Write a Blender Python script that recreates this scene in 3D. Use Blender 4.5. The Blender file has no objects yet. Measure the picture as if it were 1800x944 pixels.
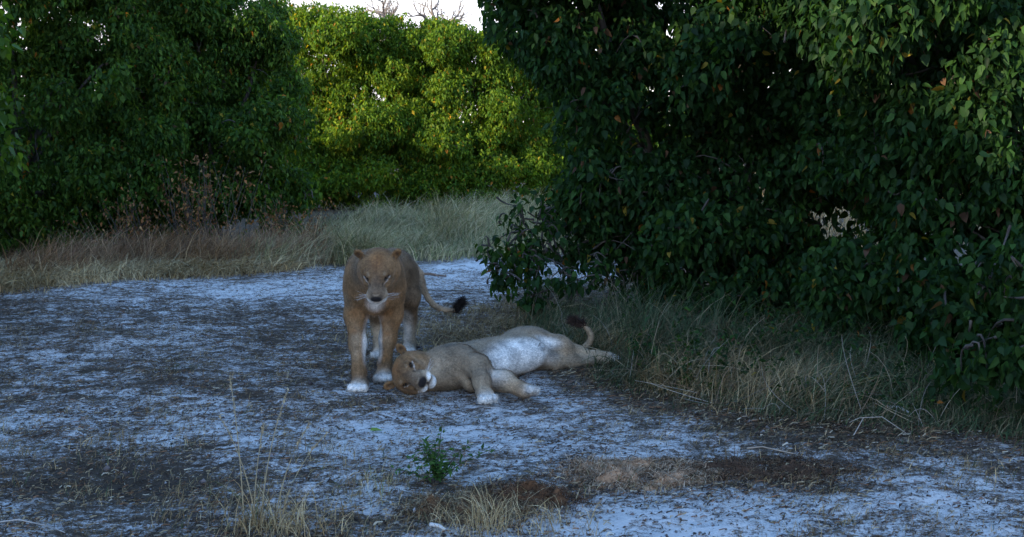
import bpy, math
import numpy as np
from mathutils import Matrix, Vector

R_ = math.radians
sc = bpy.context.scene
col = sc.collection

# ------------------------------------------------------------------ camera, sky, sun, exposure
CAM_H, PITCH = 1.8, math.atan(241 / 2040)
cam = bpy.data.cameras.new('camera')
cam.sensor_width = 36.0
cam.lens = 40.8
cam.clip_end = 2000
cam.dof.use_dof = True
cam.dof.focus_distance = 8.0
cam.dof.aperture_fstop = 7.0
cam_o = bpy.data.objects.new('camera', cam)
cam_o.location = (0, 0, CAM_H)
cam_o.rotation_euler = (R_(90) - PITCH, 0, 0)
col.objects.link(cam_o)
sc.camera = cam_o

SUN_EL, SUN_AZ = R_(13.0), R_(-125.0)          # azimuth measured from +Y towards +X
world = bpy.data.worlds.new('World')
sc.world = world
world.use_nodes = True
wn, wl = world.node_tree.nodes, world.node_tree.links
sky = wn.new('ShaderNodeTexSky')
sky.sky_type = 'NISHITA'
sky.sun_disc = False
sky.sun_elevation = SUN_EL
sky.sun_rotation = SUN_AZ
sky.altitude = 900
sky.air_density = 1.0
sky.dust_density = 0.6
sky.ozone_density = 3.2
bg = wn['Background']
bg.inputs['Strength'].default_value = 0.15
# thin pinkish white cloud thickening towards the whole horizon
wtc = wn.new('ShaderNodeTexCoord')
wsep = wn.new('ShaderNodeSeparateXYZ'); wl.new(wtc.outputs['Generated'], wsep.inputs[0])
wmp = wn.new('ShaderNodeMapping'); wmp.inputs['Scale'].default_value = (1, 1, 4); wl.new(wtc.outputs['Generated'], wmp.inputs[0])
wnz = wn.new('ShaderNodeTexNoise'); wnz.inputs['Scale'].default_value = 2.6; wnz.inputs['Detail'].default_value = 6; wnz.inputs['Roughness'].default_value = .55
wl.new(wmp.outputs[0], wnz.inputs[0])
wmr = wn.new('ShaderNodeMapRange'); wmr.interpolation_type = 'SMOOTHSTEP'
wmr.inputs[1].default_value = .42; wmr.inputs[2].default_value = .0; wmr.inputs[3].default_value = -.18; wmr.inputs[4].default_value = .55
wl.new(wsep.outputs[2], wmr.inputs[0])
wad = wn.new('ShaderNodeMath'); wad.operation = 'ADD'; wl.new(wmr.outputs[0], wad.inputs[0]); wl.new(wnz.outputs[0], wad.inputs[1])
wm2 = wn.new('ShaderNodeMapRange'); wm2.interpolation_type = 'SMOOTHSTEP'
wm2.inputs[1].default_value = .45; wm2.inputs[2].default_value = .95; wm2.inputs[3].default_value = 0; wm2.inputs[4].default_value = .85
wl.new(wad.outputs[0], wm2.inputs[0])
wmx = wn.new('ShaderNodeMix'); wmx.data_type = 'RGBA'
wmx.inputs[7].default_value = (2.9, 2.6, 2.6, 1)
wl.new(wm2.outputs[0], wmx.inputs[0]); wl.new(sky.outputs[0], wmx.inputs[6]); wl.new(wmx.outputs[2], bg.inputs[0])

sun = bpy.data.lights.new('sun', 'SUN')
sun.energy = 2.0
sun.angle = R_(0.6)
sun.color = (1.0, 0.86, 0.62)
sun_o = bpy.data.objects.new('sun', sun)
sd = Vector((math.sin(SUN_AZ) * math.cos(SUN_EL), math.cos(SUN_AZ) * math.cos(SUN_EL), math.sin(SUN_EL)))
sun_o.rotation_euler = sd.to_track_quat('Z', 'Y').to_euler()
sun_o.location = (-30, -8, 20)
col.objects.link(sun_o)

vs = sc.view_settings
vs.view_transform = 'Standard'
vs.look = 'None'
vs.exposure = 2.25
vs.gamma = 1.0
sc.cycles.max_bounces = 7
sc.cycles.diffuse_bounces = 4
sc.cycles.glossy_bounces = 2
sc.cycles.transmission_bounces = 4
sc.cycles.transparent_max_bounces = 4

# ------------------------------------------------------------------ helpers
rng = np.random.default_rng(7)

def link(o, parent=None):
    col.objects.link(o)
    if parent is not None:
        o.parent = parent
    return o

def tag(o, label=None, cat=None, group=None, kind=None):
    if label: o['label'] = label
    if cat: o['category'] = cat
    if group: o['group'] = group
    if kind: o['kind'] = kind
    return o

def empty(name, loc):
    o = bpy.data.objects.new(name, None)
    o.empty_display_size = 0.2
    o.location = loc
    return link(o)

def mesh(name, V, F, mat, C=None, smooth=False):
    """V (n,3); F (m,k) array of faces with k corners; C (n,3) colours"""
    V = np.asarray(V, np.float32); F = np.asarray(F, np.int32)
    me = bpy.data.meshes.new(name)
    me.vertices.add(len(V)); me.vertices.foreach_set('co', V.ravel())
    m, k = F.shape
    me.loops.add(m * k); me.loops.foreach_set('vertex_index', F.ravel())
    me.polygons.add(m); me.polygons.foreach_set('loop_start', np.arange(0, m * k, k, dtype=np.int32))
    if smooth:
        me.polygons.foreach_set('use_smooth', np.ones(m, bool))
    if C is not None:
        a = me.color_attributes.new('Col', 'FLOAT_COLOR', 'POINT')
        c4 = np.ones((len(V), 4), np.float32); c4[:, :3] = C
        a.data.foreach_set('color', c4.ravel())
    me.update(calc_edges=True)
    me.materials.append(mat)
    return me

def obj(name, me, parent=None, loc=None):
    """part meshes are given in world coordinates; the parent empty is only a translation"""
    o = bpy.data.objects.new(name, me)
    link(o, parent)
    if parent is not None:
        o.matrix_parent_inverse = Matrix.Translation(parent.location).inverted()
    if loc is not None:
        o.location = loc
    return o

def unit(v):
    v = np.asarray(v, float)
    return v / (np.linalg.norm(v, axis=-1, keepdims=True) + 1e-9)

def _hash(i, j, k, seed):
    n = (i * 374761393 + j * 668265263 + k * 2147483647 + seed * 144665) & 0xffffffff
    n = ((n ^ (n >> 13)) * 1274126177) & 0xffffffff
    return ((n ^ (n >> 16)) & 0xffff) / 65535.0

def vnoise(x, y, z=0.0, seed=0):
    x, y, z = np.broadcast_arrays(np.asarray(x, float), np.asarray(y, float), np.asarray(z, float))
    i, j, k = (np.floor(a).astype(np.int64) for a in (x, y, z))
    u, v, w = x - i, y - j, z - k
    u, v, w = (a * a * (3 - 2 * a) for a in (u, v, w))
    r = 0
    for di in (0, 1):
        for dj in (0, 1):
            for dk in (0, 1):
                r = r + _hash(i + di, j + dj, k + dk, seed) * (u if di else 1 - u) * (v if dj else 1 - v) * (w if dk else 1 - w)
    return r * 2 - 1

def fbm(x, y, z=0.0, seed=0, octv=4):
    r, a, f = 0, 1.0, 1.0
    for o in range(octv):
        r = r + a * vnoise(np.asarray(x) * f, np.asarray(y) * f, np.asarray(z) * f, seed + o * 17)
        a *= 0.5; f *= 2.03
    return r / 1.8

def sstep(a, b, x):
    t = np.clip((x - a) / (b - a), 0, 1)
    return t * t * (3 - 2 * t)

def tube(pts, radii, n=6):
    P = np.asarray(pts, float); Rr = np.asarray(radii, float)
    T = unit(np.gradient(P, axis=0))
    ref = np.where(np.abs(T[:, 2:3]) > 0.9, np.array([[1.0, 0, 0]]), np.array([[0, 0, 1.0]]))
    A = unit(np.cross(T, ref)); B = np.cross(T, A)
    an = np.linspace(0, 2 * math.pi, n, endpoint=False)
    V = P[:, None] + Rr[:, None, None] * (np.cos(an)[None, :, None] * A[:, None] + np.sin(an)[None, :, None] * B[:, None])
    m = len(P)
    i = np.arange(m - 1)[:, None] * n; j = np.arange(n)[None]
    F = np.stack([i + j, i + (j + 1) % n, i + n + (j + 1) % n, i + n + j], -1).reshape(-1, 4)
    return V.reshape(-1, 3), F

def join(parts):
    Vs, Fs, off = [], [], 0
    for V, F in parts:
        Vs.append(V); Fs.append(F + off); off += len(V)
    return np.concatenate(Vs), np.concatenate(Fs)

def bezier(a, b, c, n=6):
    t = np.linspace(0, 1, n)[:, None]
    return (1 - t) ** 2 * np.asarray(a) + 2 * t * (1 - t) * np.asarray(b) + t * t * np.asarray(c)

# ------------------------------------------------------------------ materials
def new_mat(name):
    m = bpy.data.materials.new(name); m.use_nodes = True
    nt = m.node_tree
    return m, nt.nodes, nt.links, nt.nodes['Principled BSDF'], nt.nodes['Material Output']

def foliage_mat(name, trans=0.35, rough=0.45, spec=0.4, tint=(1.25, 1.25, 0.6)):
    m, n, l, p, out = new_mat(name)
    at = n.new('ShaderNodeAttribute'); at.attribute_name = 'Col'
    geo = n.new('ShaderNodeNewGeometry')
    hs = n.new('ShaderNodeHueSaturation')
    mr = n.new('ShaderNodeMapRange'); mr.inputs[3].default_value = 0.65; mr.inputs[4].default_value = 1.4
    l.new(geo.outputs['Random Per Island'], mr.inputs[0])
    l.new(mr.outputs[0], hs.inputs['Value']); l.new(at.outputs['Color'], hs.inputs['Color'])
    l.new(hs.outputs[0], p.inputs['Base Color'])
    p.inputs['Roughness'].default_value = rough
    p.inputs['Specular IOR Level'].default_value = spec
    if trans > 0:
        t = n.new('ShaderNodeBsdfTranslucent')
        mu = n.new('ShaderNodeMix'); mu.data_type = 'RGBA'; mu.blend_type = 'MULTIPLY'; mu.inputs[0].default_value = 1
        l.new(hs.outputs[0], mu.inputs[6]); mu.inputs[7].default_value = (*tint, 1)
        l.new(mu.outputs[2], t.inputs[0])
        mx = n.new('ShaderNodeMixShader'); mx.inputs[0].default_value = trans
        l.new(p.outputs[0], mx.inputs[1]); l.new(t.outputs[0], mx.inputs[2])
        l.new(mx.outputs[0], out.inputs[0])
    return m

M_leaf = foliage_mat('leaf_green', 0.40, 0.55, 0.14, (1.6, 1.5, 0.4))
M_grass = foliage_mat('grass_blade', 0.2, 0.7, 0.2, (1.1, 1.0, 0.8))
M_straw = foliage_mat('ground_straw', 0.0, 0.85, 0.1)

def bark_mat(name, c1, c2, scale=14):
    m, n, l, p, out = new_mat(name)
    tc = n.new('ShaderNodeTexCoord'); mp = n.new('ShaderNodeMapping'); mp.inputs['Scale'].default_value = (1, 1, 0.25)
    nz = n.new('ShaderNodeTexNoise'); nz.inputs['Scale'].default_value = scale; nz.inputs['Detail'].default_value = 6
    l.new(tc.outputs['Object'], mp.inputs[0]); l.new(mp.outputs[0], nz.inputs[0])
    cr = n.new('ShaderNodeValToRGB'); cr.color_ramp.elements[0].color = (*c1, 1); cr.color_ramp.elements[1].color = (*c2, 1)
    cr.color_ramp.elements[0].position = 0.3; cr.color_ramp.elements[1].position = 0.7
    l.new(nz.outputs[0], cr.inputs[0]); l.new(cr.outputs[0], p.inputs['Base Color'])
    b = n.new('ShaderNodeBump'); b.inputs['Strength'].default_value = 0.6; b.inputs['Distance'].default_value = 0.02
    l.new(nz.outputs[0], b.inputs['Height']); l.new(b.outputs[0], p.inputs['Normal'])
    p.inputs['Roughness'].default_value = 0.9
    return m

M_bark = bark_mat('bark', (0.035, 0.027, 0.022), (0.11, 0.09, 0.07))
M_dead = bark_mat('dead_wood', (0.10, 0.08, 0.07), (0.24, 0.20, 0.17))

def ground_mat():
    m, n, l, p, out = new_mat('sandy_ground')
    tc = n.new('ShaderNodeTexCoord')
    def noise(scale, detail, rough, st=(1, 1, 1), dist=0.0):
        mp = n.new('ShaderNodeMapping'); mp.inputs['Scale'].default_value = st
        z = n.new('ShaderNodeTexNoise'); z.inputs['Scale'].default_value = scale
        z.inputs['Detail'].default_value = detail; z.inputs['Roughness'].default_value = rough
        z.inputs['Distortion'].default_value = dist
        l.new(tc.outputs['Object'], mp.inputs[0]); l.new(mp.outputs[0], z.inputs[0])
        return z.outputs[0]
    def math_(op, a, b):
        k = n.new('ShaderNodeMath'); k.operation = op
        for q, v in ((0, a), (1, b)):
            if isinstance(v, (int, float)): k.inputs[q].default_value = v
            else: l.new(v, k.inputs[q])
        return k.outputs[0]
    at = n.new('ShaderNodeAttribute'); at.attribute_name = 'Col'
    sep = n.new('ShaderNodeSeparateColor'); l.new(at.outputs['Color'], sep.inputs[0])
    big = noise(0.9, 4, 0.55, (1, 1, 1), 0.6)
    mid = noise(4.5, 7, 0.66, (0.8, 1.2, 1), 0.4)
    fine = noise(24, 10, 0.78, (0.8, 1.25, 1), 0.3)
    grain = noise(95, 4, 0.7)
    s = math_('ADD', math_('MULTIPLY', big, 0.55), math_('ADD', math_('MULTIPLY', mid, 1.4), math_('MULTIPLY', fine, 2.1)))
    s = math_('ADD', s, math_('MULTIPLY', math_('SUBTRACT', grain, .5), 1.0))
    s = math_('ADD', math_('SUBTRACT', s, 2.045), math_('MULTIPLY', math_('SUBTRACT', sep.outputs[0], 0.5), 0.9))
    cr = n.new('ShaderNodeValToRGB')
    e = cr.color_ramp.elements
    e[0].position = 0.28; e[0].color = (0.080, 0.057, 0.040, 1)
    e[1].position = 0.74; e[1].color = (0.79, 0.76, 0.73, 1)
    q = e.new(0.46); q.color = (0.170, 0.132, 0.10, 1)
    q = e.new(0.60); q.color = (0.43, 0.395, 0.375, 1)
    l.new(math_('ADD', s, 0.5), cr.inputs[0])
    br = n.new('ShaderNodeValToRGB')
    br.color_ramp.elements[0].position = 0.3; br.color_ramp.elements[0].color = (0.045, 0.032, 0.022, 1)
    br.color_ramp.elements[1].position = 0.7; br.color_ramp.elements[1].color = (0.19, 0.135, 0.08, 1)
    l.new(fine, br.inputs[0])
    mx = n.new('ShaderNodeMix'); mx.data_type = 'RGBA'
    l.new(math_('MULTIPLY', sep.outputs[1], 0.9), mx.inputs[0]); l.new(cr.outputs[0], mx.inputs[6]); l.new(br.outputs[0], mx.inputs[7])
    l.new(mx.outputs[2], p.inputs['Base Color'])
    p.inputs['Roughness'].default_value = 0.95
    p.inputs['Specular IOR Level'].default_value = 0.15
    b = n.new('ShaderNodeBump'); b.inputs['Strength'].default_value = 0.9; b.inputs['Distance'].default_value = 0.03
    l.new(math_('ADD', math_('ADD', mid, fine), math_('MULTIPLY', grain, .3)), b.inputs['Height']); l.new(b.outputs[0], p.inputs['Normal'])
    return m
M_ground = ground_mat()

def fur_mat(name, rough=0.75):
    m, n, l, p, out = new_mat(name)
    at = n.new('ShaderNodeAttribute'); at.attribute_name = 'Col'
    tc = n.new('ShaderNodeTexCoord')
    nz = n.new('ShaderNodeTexNoise'); nz.inputs['Scale'].default_value = 60; nz.inputs['Detail'].default_value = 5; nz.inputs['Roughness'].default_value = 0.7
    n2 = n.new('ShaderNodeTexNoise'); n2.inputs['Scale'].default_value = 9; n2.inputs['Detail'].default_value = 4
    l.new(tc.outputs['Object'], nz.inputs[0]); l.new(tc.outputs['Object'], n2.inputs[0])
    ad = n.new('ShaderNodeMath'); ad.operation = 'ADD'; l.new(nz.outputs[0], ad.inputs[0]); l.new(n2.outputs[0], ad.inputs[1])
    mr = n.new('ShaderNodeMapRange'); mr.inputs[1].default_value = 0.75; mr.inputs[2].default_value = 1.25
    mr.inputs[3].default_value = 0.55; mr.inputs[4].default_value = 1.45
    l.new(ad.outputs[0], mr.inputs[0])
    hs = n.new('ShaderNodeHueSaturation'); l.new(at.outputs['Color'], hs.inputs['Color']); l.new(mr.outputs[0], hs.inputs['Value'])
    l.new(hs.outputs[0], p.inputs['Base Color'])
    b = n.new('ShaderNodeBump'); b.inputs['Strength'].default_value = 0.45; b.inputs['Distance'].default_value = 0.006
    l.new(nz.outputs[0], b.inputs['Height']); l.new(b.outputs[0], p.inputs['Normal'])
    p.inputs['Roughness'].default_value = rough
    p.inputs['Specular IOR Level'].default_value = 0.2
    p.inputs['Sheen Weight'].default_value = 0.06
    p.inputs['Sheen Roughness'].default_value = 0.4
    return m
M_fur = fur_mat('lion_coat')
m, n, l, p, out = new_mat('eye_wet')
at_ = n.new('ShaderNodeAttribute'); at_.attribute_name = 'Col'; l.new(at_.outputs['Color'], p.inputs['Base Color'])
p.inputs['Roughness'].default_value = 0.2
M_eye = m

# ------------------------------------------------------------------ ground
def verge_left(x):      # y of the clearing's far edge, where the dry grass starts
    return np.interp(x, [-9, -5.85, -4.3, -3.3, -2.4, -1.4, -0.4, 3], [11.8, 13.2, 14.3, 14.9, 15.4, 15.9, 16.3, 16.6]) + .45 * fbm(np.asarray(x) * 1.6, 0 * np.asarray(x), 0, 300, 3)
def verge_right(x):     # y of the edge of the weeds below the right-hand bushes
    return np.interp(x, [0.15, 0.3, 1.15, 2.1, 2.95, 6], [10.4, 8.9, 7.75, 7.15, 6.65, 5.6]) + .25 * fbm(np.asarray(x) * 2.3, 0 * np.asarray(x), 0, 301, 3)

def ground_z(x, y):
    x = np.asarray(x, float); y = np.asarray(y, float)
    near = sstep(60, 15, np.hypot(x, y))
    h = 0.05 * fbm(x * 0.5, y * 0.5, 0, 3, 3) + 0.022 * fbm(x * 2.6, y * 2.6, 0, 5, 3) * near + 0.02 * fbm(x * 9, y * 9, 0, 8, 3) * near
    h = h - 0.05 * np.exp(-(((x + 2.0) / 0.45) ** 2 + ((y - 5.9) / 0.35) ** 2))
    flat = np.exp(-(((x + 0.95) / 0.45) ** 2 + ((y - 8.7) / 1.1) ** 2) ** 2) + np.exp(-(((x + 0.1) / 0.95) ** 2 + ((y - 8.5) / 0.95) ** 2) ** 2)
    return h * (1 - 0.92 * np.clip(flat, 0, 1))

def axis(lo, hi, step, far):
    a = list(np.arange(lo, hi + 1e-6, step)); s = step
    b = [a[-1]]
    while b[-1] < far: s *= 1.13; b.append(b[-1] + s)
    s = step; c = [a[0]]
    while c[-1] > -far: s *= 1.13; c.append(c[-1] - s)
    return np.array(c[:0:-1] + a + b[1:])

gx, gy = axis(-4.0, 4.0, 0.026, 900), axis(4.6, 12.5, 0.026, 900)
GX, GY = np.meshgrid(gx, gy, indexing='ij')
GZ = ground_z(GX, GY)
def zone(X, Y):
    """R: how sandy (0.5 even), G: how much brown plant litter"""
    sand = 0.46 + 0.18 * fbm(X * 0.55, Y * 0.8, 0, 21, 3)
    for cx, cy, sx, sy, a in ((1.7, 5.4, 1.3, 0.5, .27), (0.55, 5.15, .6, .3, .25), (-1.2, 6.6, 1.0, 0.8, .18), (0.1, 6.6, .55, .5, .28), (-2.0, 13.0, 3.5, 1.2, .22),
                              (-1.0, 15.6, 1.4, 1.4, .3), (-2.0, 5.85, .7, .4, -.30), (1.2, 6.0, .5, .25, -.2), (-2.6, 9.5, 2, 1.5, .05), (0.8, 14.5, .8, 1.2, .3)):
        sand = sand + a * np.exp(-((X - cx) / sx) ** 2 - ((Y - cy) / sy) ** 2) * (1 + .9 * fbm(X * 2.1, Y * 2.1, 0, 333, 3))
    nz = 0.35 * fbm(X * 1.3, Y * 1.3, 0, 31, 4)
    lit = sstep(-1.15, 0.15, (Y - verge_right(X)) + nz * 1.8) * sstep(-0.3, 0.35, X + nz)
    lit = np.maximum(lit, sstep(-0.5, 0.6, Y - verge_left(X) + nz * 2))
    lit = np.maximum(lit, 0.75 * np.exp(-(((X - 0.1) / 0.8) ** 2 + ((Y - 9.9) / 1.1) ** 2) ** 2) * sstep(-.4, .2, nz))
    for cx, cy, sx, sy, a in ((0.05, 5.5, .45, .3, .7), (0.7, 5.85, .5, .35, .8), (1.4, 5.9, .5, .3, .85), (-0.35, 5.35, .4, .3, .7)):
        lit = np.maximum(lit, a * np.exp(-(((X - cx) / sx) ** 2 + ((Y - cy) / sy) ** 2) ** 1.5) * sstep(-.35, .15, nz))
    path = np.exp(-((X - 0.6) / 1.2) ** 2 - ((Y - 14.8) / 1.0) ** 2)
    return np.clip(sand, 0, 1), np.clip(lit * (1 - path), 0, 1)
S_, L_ = zone(GX, GY)
nx, ny = GX.shape
ii = np.arange(nx * ny).reshape(nx, ny)
F = np.stack([ii[:-1, :-1], ii[1:, :-1], ii[1:, 1:], ii[:-1, 1:]], -1).reshape(-1, 4)
me = mesh('ground', np.stack([GX, GY, GZ], -1).reshape(-1, 3), F, M_ground, np.stack([S_, L_, 0 * S_], -1).reshape(-1, 3), True)
tag(obj('ground', me), 'pale sandy clearing strewn with plant litter', kind='structure')

# ------------------------------------------------------------------ leaves
LEAF8 = (np.array([(0, 0, 0), (-.36, .22, .07), (0, .25, 0), (.36, .22, .07), (-.30, .60, .03), (0, .62, -.03), (.30, .60, .03), (0, 1.05, -.12)]),
         np.array([(0, 1, 2), (0, 2, 3), (1, 4, 2), (2, 4, 5), (2, 5, 6), (2, 6, 3), (4, 7, 5), (5, 7, 6)]))
LEAF4 = (np.array([(0, 0, 0), (-.30, .36, .07), (0, .45, -.03), (.30, .36, .07), (0, 1.0, -.12)]),
         np.array([(0, 1, 2), (0, 2, 3), (1, 4, 2), (2, 4, 3)]))

def place(template, pos, d, nrm, size):
    V0, F0 = template
    d = unit(d); s = unit(np.cross(d, nrm)); u = np.cross(s, d)
    s = s * rng.uniform(.55, 1.0, (len(pos), 1)); u = u * rng.uniform(.3, 2.6, (len(pos), 1))
    V = pos[:, None] + size[:, None, None] * (V0[None, :, 0:1] * s[:, None] + V0[None, :, 1:2] * d[:, None] + V0[None, :, 2:3] * u[:, None])
    k = len(V0); N = len(pos)
    Fa = (F0[None] + (np.arange(N) * k)[:, None, None]).reshape(-1, 3)
    return V.reshape(-1, 3), Fa, k

def shoots_to_leaves(P, out, r, n_leaf, size, droop):
    """leaves hung round each shoot tip"""
    N = len(P)
    ax = unit(out * 0.7 + np.array([0, 0, 0.75]) + r.normal(0, .3, (N, 3)))
    ref = unit(np.cross(ax, r.normal(0, 1, (N, 3)))); e2 = np.cross(ax, ref)
    pos, d, nr = [], [], []
    for i in range(n_leaf):
        a = i * 2.4 + r.normal(0, .35, N); t = (i + .5) / n_leaf
        rad = np.cos(a)[:, None] * ref + np.sin(a)[:, None] * e2
        L = size * 2.3
        pos.append(P + ax * (t - .6) * L * 1.0 + rad * size * .28 * (1.15 - t))
        dd = rad * (.75 - .25 * t) + np.array([0, 0, -1.0]) * (droop * (1 + .3 * r.normal(0, 1, N)))[:, None] + out * .15
        d.append(unit(dd + r.normal(0, .33, (N, 3))))
        nr.append(rad * .6 + np.array([0, 0, .6]) + r.normal(0, .5, (N, 3)))
    return np.concatenate(pos), np.concatenate(d), np.concatenate(nr)

def in_view(p):
    y = np.maximum(p[:, 1], .1)
    return (np.abs(p[:, 0] / y) < .46) & (p[:, 1] > 3) & ((p[:, 2] - 1.8) / y < .125)

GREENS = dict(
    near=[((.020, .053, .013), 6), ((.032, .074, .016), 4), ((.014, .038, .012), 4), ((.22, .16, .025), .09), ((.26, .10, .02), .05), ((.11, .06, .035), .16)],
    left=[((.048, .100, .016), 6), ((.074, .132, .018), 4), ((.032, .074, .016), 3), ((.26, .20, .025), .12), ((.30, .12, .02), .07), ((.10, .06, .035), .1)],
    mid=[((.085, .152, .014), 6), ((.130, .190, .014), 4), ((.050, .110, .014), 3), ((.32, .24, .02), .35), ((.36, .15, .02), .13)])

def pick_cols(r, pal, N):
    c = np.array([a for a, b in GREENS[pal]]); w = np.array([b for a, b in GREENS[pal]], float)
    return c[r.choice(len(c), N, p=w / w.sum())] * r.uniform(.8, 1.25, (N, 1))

LEAF_MESH = {}
def leaf_object(parent, pos, d, nr, size, colr):
    key = tuple(np.round(colr * 60).astype(int))
    if key not in LEAF_MESH:
        V0, F0 = LEAF8
        LEAF_MESH[key] = mesh('leaf', V0, F0, M_leaf, np.tile(colr, (len(V0), 1)))
    d = unit(d); s = unit(np.cross(d, nr)); u = np.cross(s, d)
    o = bpy.data.objects.new('leaf', LEAF_MESH[key])
    col.objects.link(o)
    o.parent = parent
    M = Matrix(((s[0], d[0], u[0], pos[0]), (s[1], d[1], u[1], pos[1]), (s[2], d[2], u[2], pos[2]), (0, 0, 0, 1))) @ Matrix.Scale(float(size), 4)
    o.matrix_parent_inverse = Matrix.Translation(parent.location).inverted()
    o.matrix_basis = M
    return o

def tree(name, label, cat, base, lobes, n_shoots, leaf, tmpl, pal, seed, n_leaf=8, single=0, group=None, gap=0.0, holes=(), droop=.75, stem_r=.06, twig_n=250):
    r = np.random.default_rng(seed)
    base = np.array([base[0], base[1], float(ground_z(base[0], base[1])) - .03])
    root = empty(name, base)
    tag(root, label, cat, group)
    lob = np.array(lobes, float); C, Rd = lob[:, :3], lob[:, 3:]
    main_C = C
    sub = []
    for q in range(len(lob)):
        nd = unit(r.normal(0, 1, (10, 3)) + [0, -.15, .1])
        for dv_ in nd:
            f_ = r.uniform(.28, .46)
            sub.append(np.concatenate([C[q] + dv_ * Rd[q] * (1.05 - f_ * .7), np.maximum(Rd[q] * f_, .16) * [1, 1, .85]]))
    lob = np.concatenate([np.concatenate([C, Rd * .78], 1), np.array(sub)]); C, Rd = lob[:, :3], lob[:, 3:]
    w = (Rd[:, 0] * Rd[:, 2] + Rd[:, 0] * Rd[:, 1] + Rd[:, 1] * Rd[:, 2]) ; w[:len(main_C)] *= .6; w /= w.sum()
    li = r.choice(len(lob), n_shoots * 3, p=w)
    dirs = unit(r.normal(0, 1, (len(li), 3)))
    inner = r.random(len(li)) < .22
    rad = np.where(inner, r.random(len(li)) ** .4 * .85, 1 - np.abs(r.normal(0, .10, len(li))))
    rad = rad * (1 + .20 * vnoise(dirs[:, 0] * 2.2 + li * 7, dirs[:, 1] * 2.2, dirs[:, 2] * 2.2, seed) + .10 * vnoise(dirs[:, 0] * 6 + li, dirs[:, 1] * 6, dirs[:, 2] * 6, seed + 3))
    P = C[li] + dirs * Rd[li] * rad[:, None]
    out = unit(dirs / Rd[li])
    keep = P[:, 2] > .12
    # thin what is buried deep in a neighbouring lobe
    for q in range(len(main_C)):
        dq = np.linalg.norm((P - C[q]) / Rd[q], axis=1)
        keep &= ~((dq < .72) & (li != q) & (r.random(len(P)) < .85))
    # gaps between the clumps
    g = vnoise(P[:, 0] * 1.9, P[:, 1] * 1.9, P[:, 2] * 2.2, seed + 9)
    keep &= ~((g < -.42 + gap) & (r.random(len(P)) < .85))
    for (hx, hy, hz, dx, dy, dz, hr) in holes:
        h0 = np.array([hx, hy, hz]); hd = unit([dx, dy, dz])
        q = P - h0; dist = np.linalg.norm(q - (q @ hd)[:, None] * hd, axis=1)
        keep &= dist > hr * 1.5 * (1 + .7 * vnoise(P[:, 0] * 6, P[:, 1] * 6, P[:, 2] * 6, 77))
    idx = np.nonzero(keep)[0][:n_shoots]
    P, out, li = P[idx], out[idx], li[idx]
    pos, d, nr = shoots_to_leaves(P, out, r, n_leaf, leaf, droop)
    keepz = pos[:, 2] > .06
    pos, d, nr = pos[keepz], d[keepz], nr[keepz]
    N = len(pos)
    size = leaf * r.uniform(.65, 1.25, N)
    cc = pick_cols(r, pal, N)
    # ageing patches: whole twigs turn yellowish
    yel = sstep(.45, .8, vnoise(pos[:, 0] * 1.3, pos[:, 1] * 1.3, pos[:, 2] * 1.3, seed + 40))[:, None]
    cc = cc * (1 - .5 * yel) + .5 * yel * cc * np.array([1.5, 1.25, .8])
    crown_mask = np.ones(N, bool)
    if single:
        dist = np.linalg.norm(pos - np.array([0, 0, 1.8]), axis=1) + (~in_view(pos)) * 100
        near = np.argsort(dist)[:single * 3:3]
        crown_mask[near] = False
        for i in near:
            leaf_object(root, pos[i], d[i], nr[i], size[i], cc[i])
    V, Fa, k = place(tmpl, pos[crown_mask], d[crown_mask], nr[crown_mask], size[crown_mask])
    tag(obj('crown', mesh('crown', V, Fa, M_leaf, np.repeat(cc[crown_mask], k, 0)), root), kind='stuff')
    # stems
    stems = []
    fork = base + np.array([0, 0, .45])
    trunk = tube([base, base + [.02, 0, .25], fork + [0, 0, .15]], [stem_r * 1.7, stem_r * 1.3, stem_r * 1.1], 8)
    obj('trunk', mesh('trunk', *trunk, M_bark, smooth=True), root)
    for q in range(len(main_C)):
        end = C[q] + np.array([0, 0, .35]) * Rd[q]
        midp = fork * .5 + end * .5 + np.array([r.normal(0, .15), r.normal(0, .15), .25])
        pts = bezier(fork, midp, end, 7)
        pts[1:-1] += r.normal(0, .04, (5, 3))
        V_, F_ = tube(pts, np.linspace(stem_r, stem_r * .3, 7), 6)
        obj('branch', mesh('branch', V_, F_, M_bark, smooth=True), root)
    tw = []
    for i in r.permutation(len(P))[:twig_n]:
        a = C[li[i]] + (P[i] - C[li[i]]) * .25 + r.normal(0, .08, 3)
        mpt = (a + P[i]) / 2 + r.normal(0, .08, 3) + [0, 0, .08]
        tw.append(tube(bezier(a, mpt, P[i], 5), np.linspace(.011, .003, 5), 4))
    tag(obj('twigs', mesh('twigs', *join(tw), M_bark), root), kind='stuff')
    return root

# ------------------------------------------------------------------ bushes and trees
GAPS = [(0, 0, 1.8, a / 2040, 1.0, -b / 2040, c) for a, b, c in ((545, 150, .12), (575, 128, .10), (562, 172, .09), (603, 158, .08), (520, 128, .06), (640, 175, .06))]
tree('bush', 'tallest dark leafy bush behind the reddish brown dry grass', 'bush', (-7.6, 17.6),
     [(-7.2, 17.4, 1.9, 1.9, 1.6, 1.6), (-8.6, 17.2, 3.6, 2.2, 1.8, 1.7), (-6.4, 17.8, 4.2, 1.6, 1.6, 1.6), (-5.7, 17.3, 1.3, 1.2, 1.0, 1.1), (-9.6, 16.6, 1.8, 1.9, 1.6, 1.7), (-7.4, 18.2, 5.2, 1.8, 1.6, 1.2), (-6.7, 16.6, .75, 1.3, .7, .75), (-8.2, 16.2, .8, 1.3, .8, .8), (-5.9, 17.0, 2.5, 1.0, .9, 1.0)],
     16000, .095, LEAF4, 'left', 11, single=150, gap=.12)
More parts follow.
